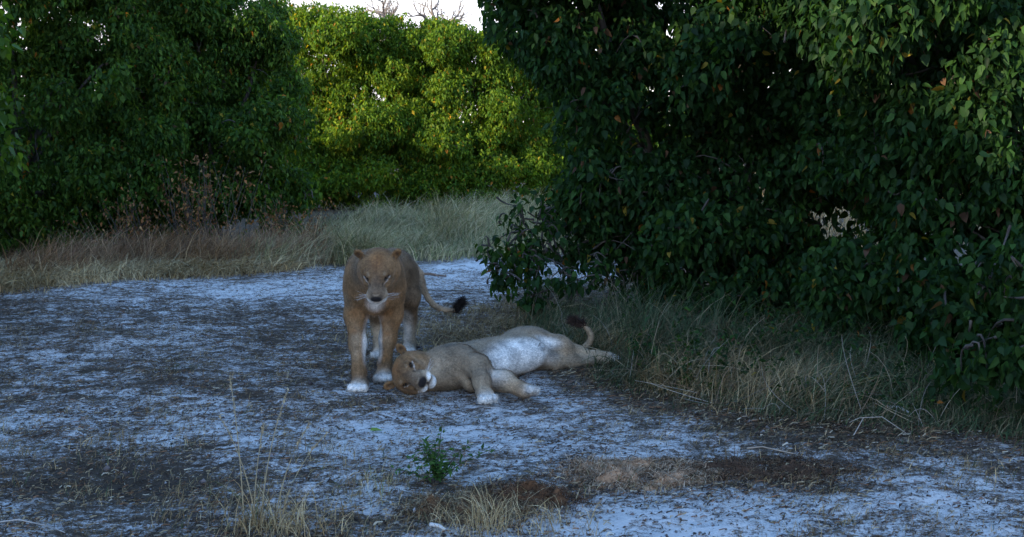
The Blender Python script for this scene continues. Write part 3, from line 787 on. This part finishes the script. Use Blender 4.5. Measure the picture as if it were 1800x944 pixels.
def seedling():
    r = np.random.default_rng(170)
    cx, cy = -.385, 5.75
    g = float(ground_z(cx, cy))
    root = empty('seedling', (cx, cy, g)); tag(root, 'small bright green leafy seedling on the sand in front of the lionesses', 'seedling')
    P = []
    for i in range(17):
        e = np.array([cx + r.normal(.02, .11), cy + r.normal(0, .07), g + r.uniform(.07, .23)])
        if i == 0: e = np.array([cx + .03, cy, g + .30])
        if i == 1: e = np.array([cx - .05, cy, g + .23])
        pts = bezier([cx, cy, g - .01], [cx * .6 + e[0] * .4, cy, g + (e[2] - g) * .6], e, 7)
        obj('stem', mesh('stem', *tube(pts, np.linspace(.0035, .0012, 7), 4), M_bark), root)
        for t in np.linspace(.3, 1, 13):
            p = np.array([np.interp(t, np.linspace(0, 1, 7), pts[:, k]) for k in range(3)])
            for s in range(2): P.append(p + r.normal(0, .008, 3))
    P = np.array(P); N = len(P)
    V, Fa, k = place(LEAF4, P, r.normal(0, 1, (N, 3)) * [1, 1, .5] + [0, 0, .25], r.normal(0, .4, (N, 3)) + [0, -.3, 1], r.uniform(.020, .042, N))
    obj('leaves', mesh('leaves', V, Fa, M_leaf, np.repeat(np.array([[.06, .13, .035]]) * r.uniform(.6, 1.4, (N, 1)), k, 0)), root)['kind'] = 'stuff'
seedling()

def stick(label, pts, rad, colr, seed, fork=None):
    pts = np.array(pts, float)
    pts[:, 2] = ground_z(pts[:, 0], pts[:, 1]) + pts[:, 2]
    parts = [tube(pts, np.linspace(rad, rad * .55, len(pts)), 6)]
    if fork is not None:
        f = np.array(fork, float); f[:, 2] += ground_z(f[:, 0], f[:, 1])
        parts.append(tube(f, np.linspace(rad * .6, rad * .3, len(f)), 5))
    V, F = join(parts)
    rr = np.random.default_rng(seed)
    o = obj('stick', mesh('stick', V, F, M_straw, np.array(colr) * rr.uniform(.7, 1.3, (len(V), 1)), True))
    tag(o, label, 'stick')
stick('weathered reddish stick lying at the far edge of the clearing', [(-1.15, 14.3, .03), (-1.02, 14.35, .04), (-.92, 14.3, .03), (-.82, 14.36, .02)], .02, (.22, .145, .105), 1, [(-1.0, 14.35, .04), (-.95, 14.25, .06), (-.90, 14.18, .03)])
stick('thin pale twig across the dark brown heap', [(1.28, 6.17, .075), (1.36, 6.16, .082), (1.44, 6.14, .075), (1.53, 6.15, .06)], .005, (.34, .28, .22), 2)
stick('short white weathered splinter beside the straw covered heap', [(-.37, 5.09, .015), (-.33, 5.07, .02), (-.30, 5.05, .012)], .012, (.6, .57, .53), 3)
stick('curved pale twig on the litter below the weedy bank', [(2.02, 6.7, .02), (2.10, 6.78, .10), (2.2, 6.75, .12), (2.3, 6.62, .05)], .0032, (.34, .29, .24), 4, [(2.1, 6.78, .1), (2.05, 6.7, .13), (1.98, 6.66, .1)])
stick('short white bone-like stick at the foot of the weedy bank', [(2.38, 7.2, .04), (2.44, 7.17, .05), (2.5, 7.12, .03)], .011, (.6, .57, .53), 5)
stick('thin bent twig beside the dark hollow in the sand', [(-2.4, 5.1, .01), (-2.25, 5.12, .02), (-2.1, 5.08, .015), (-2.0, 5.02, .01)], .004, (.42, .38, .34), 6)
pod = place(LEAF8, np.array([[-.86, 6.86, float(ground_z(-.86, 6.86)) + .012]]), np.array([[1, .25, .05]]), np.array([[0, -.2, 1]]), np.array([.075]))
tag(obj('fallen_leaf', mesh('fallen_leaf', pod[0], pod[1], M_leaf, np.tile(np.array([.20, .30, .07]), (8, 1)))), 'single fresh green leaf fallen on the sand', 'leaf')

# ------------------------------------------------------------------ lionesses: blended solids turned into one skin
TAN, PALE, WHITE, RUFOUS, DARK = (.27, .150, .068), (.40, .295, .19), (.74, .71, .66), (.24, .105, .035), (.018, .014, .013)

class Solid:
    def __init__(self): self.p = []; self.paint = []
    def ell(self, c, r, col=TAN, k=.05, R=None, flow=(0, 0, -1), neg=False):
        self.p.append(('e', np.array(c, float), np.array(r, float), np.eye(3) if R is None else np.array(R, float), col, k, unit(flow), neg))
    def cone(self, a, b, ra, rb, col=TAN, k=.05, sq=None, flow=None):
        a, b = np.array(a, float), np.array(b, float)
        self.p.append(('c', a, b, (ra, rb), col, k, unit(b - a if flow is None else flow), sq))
    def chain(self, pts, rad, col=TAN, k=.04, sq=None):
        for i in range(len(pts) - 1):
            c = col[i] if isinstance(col, list) else col
            self.cone(pts[i], pts[i + 1], rad[i], rad[i + 1], c, k, sq)
    def dist(self, q, P):
        if q[0] == 'e':
            L = (P - q[1]) @ q[3].T
            k0 = np.sqrt(((L / q[2]) ** 2).sum(-1)); k1 = np.sqrt(((L / q[2] ** 2) ** 2).sum(-1)) + 1e-6
            return k0 * (k0 - 1) / k1
        a, b, (ra, rb), sq = q[1], q[2], q[3], q[7]
        ba = b - a; pa = P - a
        t = np.clip(pa @ ba / (ba @ ba), 0, 1)
        v = pa - t[..., None] * ba
        if sq is not None:
            nrm, f = np.array(sq[0], float), sq[1]
            v = v + (v @ nrm)[..., None] * nrm * (f - 1)
        return np.sqrt((v ** 2).sum(-1)) - (ra + (rb - ra) * t)
    def bbox(self, q, m=.07):
        if q[0] == 'e':
            e = np.sqrt(((q[3] * q[2][:, None]) ** 2).sum(0)); return q[1] - e - m, q[1] + e + m
        rr = max(q[3]) * 1.3
        return np.minimum(q[1], q[2]) - rr - m, np.maximum(q[1], q[2]) + rr + m
    def build(self, h):
        lo = np.min([self.bbox(q, .03)[0] for q in self.p if not (q[0] == 'e' and q[7])], 0)
        hi = np.max([self.bbox(q, .03)[1] for q in self.p if not (q[0] == 'e' and q[7])], 0)
        ax = [np.arange(lo[i], hi[i] + h, h) for i in range(3)]
        n = [len(a) for a in ax]
        D = np.full(n, .3, np.float32)
        for q in self.p:
            b0, b1 = self.bbox(q)
            s = [slice(max(0, int((b0[i] - lo[i]) / h)), min(n[i], int((b1[i] - lo[i]) / h) + 2)) for i in range(3)]
            P = np.stack(np.meshgrid(ax[0][s[0]], ax[1][s[1]], ax[2][s[2]], indexing='ij'), -1)
            d = self.dist(q, P); A = D[s[0], s[1], s[2]]; k = q[5]
            if q[0] == 'e' and q[7]:
                hh = np.maximum(k - np.abs(A + d), 0) / k
                A = np.maximum(A, -d) + hh * hh * k * .25
            else:
                hh = np.maximum(k - np.abs(A - d), 0) / k
                A = np.minimum(A, d) - hh * hh * k * .25
            D[s[0], s[1], s[2]] = A
        # surface nets
        S = D < 0
        m = np.zeros([v - 1 for v in n], np.int8)
        offs = [(i, j, k) for i in (0, 1) for j in (0, 1) for k in (0, 1)]
        for i, j, k in offs: m += S[i:n[0] - 1 + i, j:n[1] - 1 + j, k:n[2] - 1 + k]
        act = (m > 0) & (m < 8)
        I = np.argwhere(act)
        vid = np.full(act.shape, -1, np.int64); vid[act] = np.arange(len(I))
        acc = np.zeros((len(I), 3)); cnt = np.zeros(len(I))
        for a in offs:
            for axi in range(3):
                if a[axi]: continue
                b = list(a); b[axi] = 1
                da = D[I[:, 0] + a[0], I[:, 1] + a[1], I[:, 2] + a[2]]; db = D[I[:, 0] + b[0], I[:, 1] + b[1], I[:, 2] + b[2]]
                x = (da < 0) != (db < 0)
                t = da / np.where(x, da - db, 1)
                p = np.tile(np.array(a, float), (len(I), 1)); p[:, axi] = t
                acc[x] += p[x]; cnt[x] += 1
        V = lo + (I + acc / cnt[:, None]) * h
        Fs = []
        for axi in range(3):
            o1, o2 = [(1, 2), (2, 0), (0, 1)][axi]
            sl0 = [slice(None)] * 3; sl1 = [slice(None)] * 3
            sl0[axi] = slice(0, -1); sl1[axi] = slice(1, None)
            A, B = S[tuple(sl0)], S[tuple(sl1)]
            E = np.argwhere(A != B)
            E = E[(E[:, o1] > 0) & (E[:, o2] > 0) & (E[:, o1] < n[o1] - 1) & (E[:, o2] < n[o2] - 1)]
            q = []
            for u, v in ((1, 1), (0, 1), (0, 0), (1, 0)):
                c = E.copy(); c[:, o1] -= u; c[:, o2] -= v
                q.append(vid[c[:, 0], c[:, 1], c[:, 2]])
            q = np.stack(q, -1)
            inside = A[E[:, 0], E[:, 1], E[:, 2]]
            q[~inside] = q[~inside][:, ::-1]
            Fs.append(q)
        F = np.concatenate(Fs)
        # relax a little
        for _ in range(2):
            s = np.zeros_like(V); c = np.zeros(len(V))
            for i in range(4):
                a, b = F[:, i], F[:, (i + 1) % 4]
                np.add.at(s, a, V[b]); np.add.at(s, b, V[a]); np.add.at(c, a, 1); np.add.at(c, b, 1)
            V = V * .55 + .45 * s / c[:, None]
        W = np.zeros(len(V)); C = np.zeros((len(V), 3)); Fl = np.zeros((len(V), 3))
        for q in self.p:
            if q[0] == 'e' and q[7]: continue
            b0, b1 = self.bbox(q, .12)
            ins = ((V > b0) & (V < b1)).all(1)
            w = np.exp(-np.maximum(self.dist(q, V[ins]), -.004) / .014)
            W[ins] += w; C[ins] += w[:, None] * np.array(q[4]); Fl[ins] += w[:, None] * q[6]
        C /= W[:, None] + 1e-12
        for c, rr, Rm, colr, st, soft in self.paint:
            L = (V - c) @ Rm.T
            a = st * sstep(1.0, 1 - soft, np.sqrt(((L / rr) ** 2).sum(-1)))[:, None]
            C = C * (1 - a) + a * np.array(colr)
        return V, F, C, unit(Fl)

def dab(S, c, r, colr, st=1.0, soft=.5, R=None):
    S.paint.append((np.array(c, float), np.array(r, float), np.eye(3) if R is None else np.array(R, float), colr, st, soft))

def head(S, o, fwd, up, eyes, sc_=1.0, squint=(1, 1)):
    """x to the lioness's right hand seen from behind, y forward, z up"""
    f = unit(fwd); rt = unit(np.cross(f, up)); u = np.cross(rt, f)
    R = np.stack([rt, f, u])
    W = lambda x, y, z: np.array(o) + sc_ * (x * rt + (y + max(0, y - .12) * .28) * f + z * u)
    def e(c, r, col=TAN, k=.04, Rl=None, neg=False, fl=(0, -1, 0)):
        Rm = R if Rl is None else Rl @ R
        S.ell(W(*c), np.array(r) * sc_, col, k, Rm, np.array(fl) @ R, neg)
    def cn(a, b, ra, rb, col=TAN, k=.04): S.cone(W(*a), W(*b), ra * sc_, rb * sc_, col, k, flow=-f)
    HT = (.205, .108, .045)
    e((0, -.03, .015), (.124, .15, .096), HT)
    e((0, .06, .042), (.088, .095, .056), HT, .03)
    for s in (-1, 1):
        e((s * .074, .0, .0), (.064, .085, .085), TAN, .04)
        e((s * .060, .090, .000), (.046, .06, .045), TAN, .03)
        e((s * .055, .090, .076), (.034, .040, .016), HT, .012)           # brow
        e((s * .033, .182, -.036), (.043, .058, .046), PALE, .012)      # whisker pad
        e((s * .085, -.05, -.05), (.06, .09, .075), TAN, .05)           # ruff
        Ry = np.array([[math.cos(s * .5), 0, -math.sin(s * .5)], [0, 1, 0], [math.sin(s * .5), 0, math.cos(s * .5)]])
        e((s * .132, -.078, .088), (.029, .022, .048), HT, .018, Ry)
        e((s * .136, -.052, .095), (.018, .024, .033), PALE, .010, Ry, True)
        e((s * .066, .116, .055), (.021, .020, .014), DARK, .010, None, True)
    cn((0, .05, .045), (0, .195, .002), .062, .047, (.17, .11, .066), .03)
    e((0, .165, -.094), (.044, .052, .036), WHITE, .012)
    cn((0, .02, -.065), (0, .135, -.085), .072, .046, PALE, .03)
    e((0, .226, -.004), (.041, .022, .027), DARK, .010)
    e((0, .195, -.068), (.060, .06, .0045), DARK, .006, None, True)
    def d(c, r, colr, st=1.0, soft=.5): dab(S, W(*c), np.array(r) * sc_, colr, st, soft, R)
    d((0, .01, .13), (.085, .14, .08), RUFOUS, .8, .8)
    d((0, .06, .115), (.012, .12, .05), (.13, .06, .025), .7, .8)
    d((0, .14, .06), (.035, .09, .05), (.135, .085, .05), .7, .8)
    for s in (-1, 1): d((s * .10, .09, .03), (.02, .06, .05), (.09, .05, .026), .6, .8)
    for s in (-1, 1):
        d((s * .095, .06, -.03), (.035, .09, .06), PALE, .5, .8)
        for t in np.linspace(0, 1, 9):                                   # pale line from ear to mouth corner
            d((s * (.122 - .052 * t), .04 + .10 * t, .045 - .095 * t), (.014, .11, .016), PALE, .22, .8)
        d((s * .052, .17, .012), (.018, .07, .02), (.12, .075, .045), .6, .8)
        d((s * .12, .02, .02), (.03, .05, .07), (.24, .14, .07), .35, .8)
        for t in (0, .5, 1): d((s * (.050 + .036 * t), .12, .036 + .010 * t * t), (.015, .06, .006), WHITE, .45, .5)
        d((s * .055, .105, .084), (.020, .04, .012), PALE, .5, .7)
        d((s * .066, .112, .055), (.031, .05, .018), (.02, .014, .01), .97, .45)
        d((s * .042, .145, .038), (.010, .05, .022), (.04, .025, .016), .85, .6)
        d((s * .042, .205, -.040), (.038, .05, .030), WHITE, .9, .5)
        for t in np.linspace(0, 1, 8): d((s * (.003 + .068 * t), .215 - .05 * t * t, -.056 - .024 * t), (.011, .05, .0085), (.018, .012, .012), .97, .4)
        for q in range(3):
            d((s * (.03 + .012 * q), .225 - .006 * q, -.022 - .004 * q), (.003, .02, .003), (.12, .08, .05), .6, .5)
        d((s * .15, -.11, .115), (.06, .03, .05), DARK, .9, .5)
        d((s * .137, -.06, .092), (.020, .03, .03), (.09, .055, .035), .85, .6)
        d((s * .118, -.05, .075), (.02, .02, .02), (.06, .04, .03), .7, .7)
    d((0, .165, -.105), (.058, .075, .032), (.72, .69, .64), .95, .5)
    d((0, .238, -.004), (.044, .034, .030), DARK, 1, .25)
    d((0, .215, .026), (.040, .03, .008), PALE, .5, .6)
    d((0, .226, -.045), (.007, .04, .028), DARK, 1, .4)
    for s, q in zip((-1, 1), squint):
        eyes.append((W(s * .066, .104, .055), R, .0165 * sc_, q))
    return W, R

def paw(S, c, ahead, up=(0, 0, 1), w=.075, col=PALE, L=.09):
    a = unit(ahead); s = unit(np.cross(a, up)); u = np.cross(s, a)
    R = np.stack([s, a, u]); c = np.array(c, float)
    S.ell(c - a * .02 + u * .006, (w * .85, L * .8, .042), col, .03, R, a)
    for i, t in enumerate((-.75, -.26, .26, .75)):
        S.ell(c + a * (L * (.62 - .18 * abs(t))) + s * w * t * .92 - u * .004, (w * .30, w * .48, .030), WHITE, .010, R, a)

def fur(name, V, F, C, Fl, parent, N, L, seed, face):
    r = np.random.default_rng(seed)
    tri = F[r.integers(0, len(F), N)]
    w = r.dirichlet((1, 1, 1, 1), N)
    P = (V[tri] * w[..., None]).sum(1); c = C[tri[:, 0]]; fl = Fl[tri[:, 0]]
    nr = unit(np.cross(V[tri[:, 2]] - V[tri[:, 0]], V[tri[:, 3]] - V[tri[:, 1]]))
    fl = unit(fl - (fl * nr).sum(1, keepdims=True) * nr + r.normal(0, .25, (N, 3)))
    ln = L * r.uniform(.6, 1.3, N) * (.32 + .68 * sstep(.15, .32, np.linalg.norm(P - face, axis=1)))
    ln = ln * np.where(c.max(1) < .06, .35, 1)
    tip = P + fl * ln[:, None] + nr * (ln * r.uniform(.15, .45, N))[:, None]
    s = unit(np.cross(fl, nr)) * .0014
    Vv = np.stack([P - s, P + s, tip], 1).reshape(-1, 3)
    o = obj(name, mesh(name, Vv, np.arange(N * 3).reshape(-1, 3), M_fur, np.repeat(c * r.uniform(.55, 1.5, (N, 1)), 3, 0)), parent)
    o['kind'] = 'stuff'

def tuft_of_tail(parent, c, axis_, seed, colr=(.02, .015, .013)):
    r = np.random.default_rng(seed); N = 900
    ax = unit(axis_)
    b = np.array(c) + ax * r.uniform(-.05, .05, (N, 1)) + r.normal(0, .009, (N, 3))
    d = unit(ax * .8 + r.normal(0, .55, (N, 3)))
    ln = r.uniform(.045, .085, N)
    s = unit(np.cross(d, r.normal(0, 1, (N, 3)))) * .0035
    V = np.stack([b - s, b + s, b + d * ln[:, None]], 1).reshape(-1, 3)
    o = obj('tail_tuft', mesh('tail_tuft', V, np.arange(N * 3).reshape(-1, 3), M_fur, np.tile(colr, (N * 3, 1)) * np.repeat(r.uniform(.6, 1.8, (N, 1)), 3, 0)), parent)
    o['kind'] = 'stuff'

def eye_objects(parent, eyes):
    for c, R, rad, q in eyes:
        n, m = 14, 10
        th = np.linspace(0, math.pi, m)[:, None]; ph = np.linspace(0, 2 * math.pi, n, endpoint=False)[None]
        L = np.stack([np.sin(th) * np.cos(ph), np.cos(th) + 0 * ph, np.sin(th) * np.sin(ph)], -1).reshape(-1, 3)
        cc = np.where(L[:, 1:2] > .9, np.array([[.004, .003, .003]]), np.where(L[:, 1:2] > .55, np.array([[.11, .055, .015]]), np.array([[.03, .02, .015]])))
        V = c + (L * rad * np.array([1, 1, .75 * q])) @ R
        ii = np.arange(m * n).reshape(m, n); jj = np.roll(ii, -1, 1)
        F = np.stack([ii[:-1], jj[:-1], jj[1:], ii[1:]], -1).reshape(-1, 4)
        obj('eye', mesh('eye', V, F, M_eye, cc, True), parent)

def whiskers(parent, W, seed):
    r = np.random.default_rng(seed); parts = []
    for s in (-1, 1):
        for i in range(9):
            a = W(s * r.uniform(.04, .06), r.uniform(.17, .21), r.uniform(-.045, -.015))
            b = W(s * r.uniform(.12, .17), r.uniform(.14, .2), r.uniform(-.09, -.03))
            parts.append(tube(bezier(a, (a + b) / 2 + (W(0, .01, .01) - W(0, 0, 0)), b, 5), np.linspace(.0008, .0003, 5), 3))
    V, F = join(parts)
    o = obj('whiskers', mesh('whiskers', V, F, M_fur, np.tile((.75, .73, .7), (len(V), 1))), parent); o['kind'] = 'stuff'

VOX = .006
def standing_lioness():
    S = Solid(); ox, oy = -.985, 8.2
    T = lambda x, y, z: np.array([ox + x, oy + y, z])
    bk = (0, 1, -.15)
    BT = (.165, .108, .062)
    S.ell(T(0, .24, .705), (.170, .36, .225), BT, .08, flow=bk)
    S.ell(T(.01, .62, .69), (.150, .36, .175), BT, .08, flow=bk)
    S.ell(T(.03, .98, .71), (.145, .25, .165), BT, .08, flow=bk)
    S.ell(T(0, -.02, .70), (.155, .15, .20), TAN, .07, flow=(0, -.3, -1))
    S.ell(T(0, .06, .855), (.10, .24, .075), BT, .08, flow=bk)
    S.cone(T(0, .05, .79), T(.07, -.30, .86), .155, .128, BT, .09, flow=(0, 1, -.4))
    S.cone(T(.02, -.05, .72), T(.065, -.27, .78), .13, .10, TAN, .08, flow=(0, .4, -1))
    for sx, sh, el, wr, pw in ((-1, (-.125, .04, .78), (-.135, .02, .49), (-.088, -.20, .13), (-.082, -.275, .04)),
                               (1, (.125, .06, .78), (.115, .09, .49), (.062, .085, .13), (.056, .045, .04))):
        S.ell(T(sh[0], sh[1], .74), (.085, .15, .18), TAN, .08, flow=(0, 0, -1))
        S.chain([T(sh[0], sh[1], .68), T(*el), T((el[0] * .45 + wr[0] * .55), el[1] * .45 + wr[1] * .55, .31), T(*wr), T(pw[0], pw[1] + .03, .05)],
                [.092, .076, .056, .044, .048], [TAN, TAN, TAN, TAN], .05)
        paw(S, T(*pw), (0.0 + sx * .04, -1, 0), w=.072)
    for hip, kn, hk, tt in (((-.09, 1.02, .66), (-.125, .88, .50), (-.10, 1.06, .27), (-.075, .90, .04)),
                            ((.125, 1.04, .66), (.155, .96, .50), (.15, 1.22, .27), (.143, 1.08, .04))):
        S.ell(T(hip[0], hip[1] - .02, .63), (.09, .17, .19), BT, .08, flow=(0, 0, -1))
        S.chain([T(*hip), T(*kn), T(*hk), T(tt[0], tt[1] + .09, .07), T(*tt)], [.11, .095, .05, .045, .045], [BT, BT, PALE, PALE], .05)
        paw(S, T(*tt), (0, -1, 0), w=.066)
    tl = bezier(T(.06, 1.18, .80), T(.10, 1.42, .78), T(.22, 1.40, .62), 5).tolist() + bezier(T(.235, 1.40, .55), T(.28, 1.40, .30), T(.50, 1.40, .315), 7).tolist()
    S.chain([np.array(p) for p in tl], [.042, .036, .032, .030, .028, .027, .025, .023, .022, .021, .02, .019], PALE, .02)
    eyes = []
    W, R = head(S, T(.08, -.40, .866), (.02, -.75, -.66), (0, -.66, .75), eyes, .96, (.6, .6))
    # pale underside, inner legs and throat
    dab(S, T(.03, -.20, .59), (.10, .16, .12), WHITE, .85, .8)
    dab(S, T(-.11, -.16, .33), (.07, .12, .22), PALE, .55, .8)
    dab(S, T(.09, -.02, .33), (.06, .12, .20), PALE, .4, .8)
    dab(S, T(-.17, -.02, .62), (.07, .12, .10), PALE, .4, .8)
    dab(S, T(.0, .35, .48), (.13, .5, .08), WHITE, .7, .7)
    dab(S, T(-.040, -.08, .30), (.045, .2, .24), WHITE, .95, .6)
    dab(S, T(.030, .10, .30), (.04, .15, .22), WHITE, .85, .6)
    dab(S, T(.115, 1.05, .25), (.09, .25, .24), WHITE, .7, .7)
    dab(S, T(-.082, -.33, .03), (.09, .08, .05), WHITE, .8, .6)
    dab(S, T(.056, -.01, .03), (.09, .08, .05), WHITE, .8, .6)
    for (x, y, z, s) in ((-.15, -.10, .22, .03), (.09, .03, .36, .03), (-.10, -.17, .56, .04), (.16, .25, .55, .06), (-.14, -.06, .52, .05), (.10, -.0, .52, .05), (-.13, -.12, .40, .035), (.08, .0, .18, .04)):
        dab(S, T(x, y, z), (s * 1.2, .12, s), RUFOUS, .55, .8)
    V, F, C, Fl = S.build(VOX)
    root = empty('lioness', (ox, oy, 0))
    tag(root, 'lioness standing head on with lowered head and dark tail tuft swung aside', 'lioness')
    obj('body', mesh('body', V, F, M_fur, C, True), root)
    fur('fur', V, F, C, Fl, root, 110000, .015, 201, W(0, .1, 0))
    eye_objects(root, eyes); whiskers(root, W, 202)
    tuft_of_tail(root, T(.535, 1.40, .345), (.45, 0, .75), 203)
standing_lioness()

def resting_lioness():
    S = Solid()
    o = np.array([-.41, 8.13, 0.0]); s = np.array([.62, .785, 0]); v = np.array([.785, -.62, 0]); z = np.array([0, 0, 1.0])
    T = lambda a, b, c: o + a * s + b * v + c * z
    R = np.stack([s, v, z])
    BT = (.30, .222, .145)
    S.ell(T(.0, .0, .135), (.27, .235, .140), BT, .08, R, s)
    S.ell(T(.30, .03, .142), (.34, .24, .145), BT, .08, R, s)
    S.ell(T(.60, .06, .138), (.31, .225, .14), BT, .08, R, s)
    S.ell(T(.90, -.06, .145), (.25, .20, .145), BT, .08, R, s)
    S.cone(T(-.02, .0, .135), [-.66, 7.900, .125], .14, .118, BT, .09, flow=s)
    # upper (left) shoulder and foreleg
    S.ell([-.40, 8.060, .20], (.15, .15, .08), BT, .07, R, (.5, -.6, -.3))
    S.chain([np.array(p) for p in ((-.36, 8.020, .20), (-.235, 7.860, .185), (-.205, 7.700, .12), (-.19, 7.630, .055))], [.105, .083, .055, .05], BT, .05)
    paw(S, (-.172, 7.585, .045), (.25, -1, -.05), w=.07)
    # lower (right) foreleg, folded
    S.chain([np.array(p) for p in ((-.27, 7.920, .09), (-.05, 7.830, .095), (.06, 7.730, .06), (.09, 7.700, .06))], [.09, .070, .045, .042], [PALE, PALE, TAN], .04)
    paw(S, (.112, 7.672, .062), (.75, -.45, .35), up=(-.3, .5, .8), w=.058, L=.075)
    # upper hind leg stretched back, lower one beneath it
    S.ell([.13, 8.840, .165], (.20, .14, .09), BT, .08, R, (1, 0, 0))
    S.chain([np.array(p) for p in ((.15, 8.820, .175), (.36, 8.790, .145), (.50, 8.860, .095), (.66, 8.890, .055), (.72, 8.900, .045))], [.115, .092, .050, .042, .042], [BT, PALE, PALE, PALE], .05)
    paw(S, (.76, 8.900, .045), (1, 0, 0), w=.055)
    S.chain([np.array(p) for p in ((.14, 8.720, .08), (.31, 8.670, .055), (.46, 8.760, .045), (.60, 8.80, .04))], [.10, .06, .038, .036], BT, .05)
    tl = bezier((.28, 9.050, .12), (.44, 9.140, .06), (.54, 9.070, .085), 5).tolist() + bezier((.57, 9.050, .10), (.68, 9.020, .19), (.56, 9.020, .285), 6).tolist()
    S.chain([np.array(p) for p in tl], [.04, .034, .03, .026, .024, .022, .021, .02, .019, .018, .017], PALE, .02)
    S.ell(T(.71, .27, .20), (.012, .012, .012), DARK, .01, R)
    eyes = []
    W, Rh = head(S, [-.70, 7.855, .150], (.37, -.92, -.05), (-.87, -.37, .30), eyes, 1.0, (.4, .65))
    WB = (.76, .73, .68)
    dab(S, T(.45, .26, .17), (.50, .25, .20), WB, .95, .6, R)
    dab(S, T(.12, .26, .15), (.25, .14, .14), WB, .6, .8, R)
    dab(S, [.22, 8.700, .20], (.20, .09, .08), WB, .8, .7)
    dab(S, [-.50, 7.860, .06], (.20, .10, .10), PALE, .6, .8)
    dab(S, [-.12, 7.800, .13], (.16, .12, .10), WHITE, .45, .8)
    dab(S, [-.175, 7.560, .03], (.09, .07, .05), WHITE, .8, .6)
    dab(S, [.145, 7.645, .08], (.03, .03, .03), DARK, .6, .6)
    for k in range(4): dab(S, T(.66 + .02 * k, .25 - .012 * k, .215 + .006 * (k % 2)), (.008, .02, .008), (.06, .05, .05), .8, .5)
    V, F, C, Fl = S.build(VOX)
    V[:, 2] = np.maximum(V[:, 2], -.01)
    root = empty('lioness', (-.41, 8.13, 0))
    tag(root, 'lioness lying on her side with pale belly showing and head on the sand', 'lioness')
    obj('body', mesh('body', V, F, M_fur, C, True), root)
    fur('fur', V, F, C, Fl, root, 110000, .015, 211, W(0, .1, 0))
    eye_objects(root, eyes); whiskers(root, W, 212)
    tuft_of_tail(root, (.525, 9.020, .305), (-1, 0, .35), 213, (.035, .02, .014))
resting_lioness()
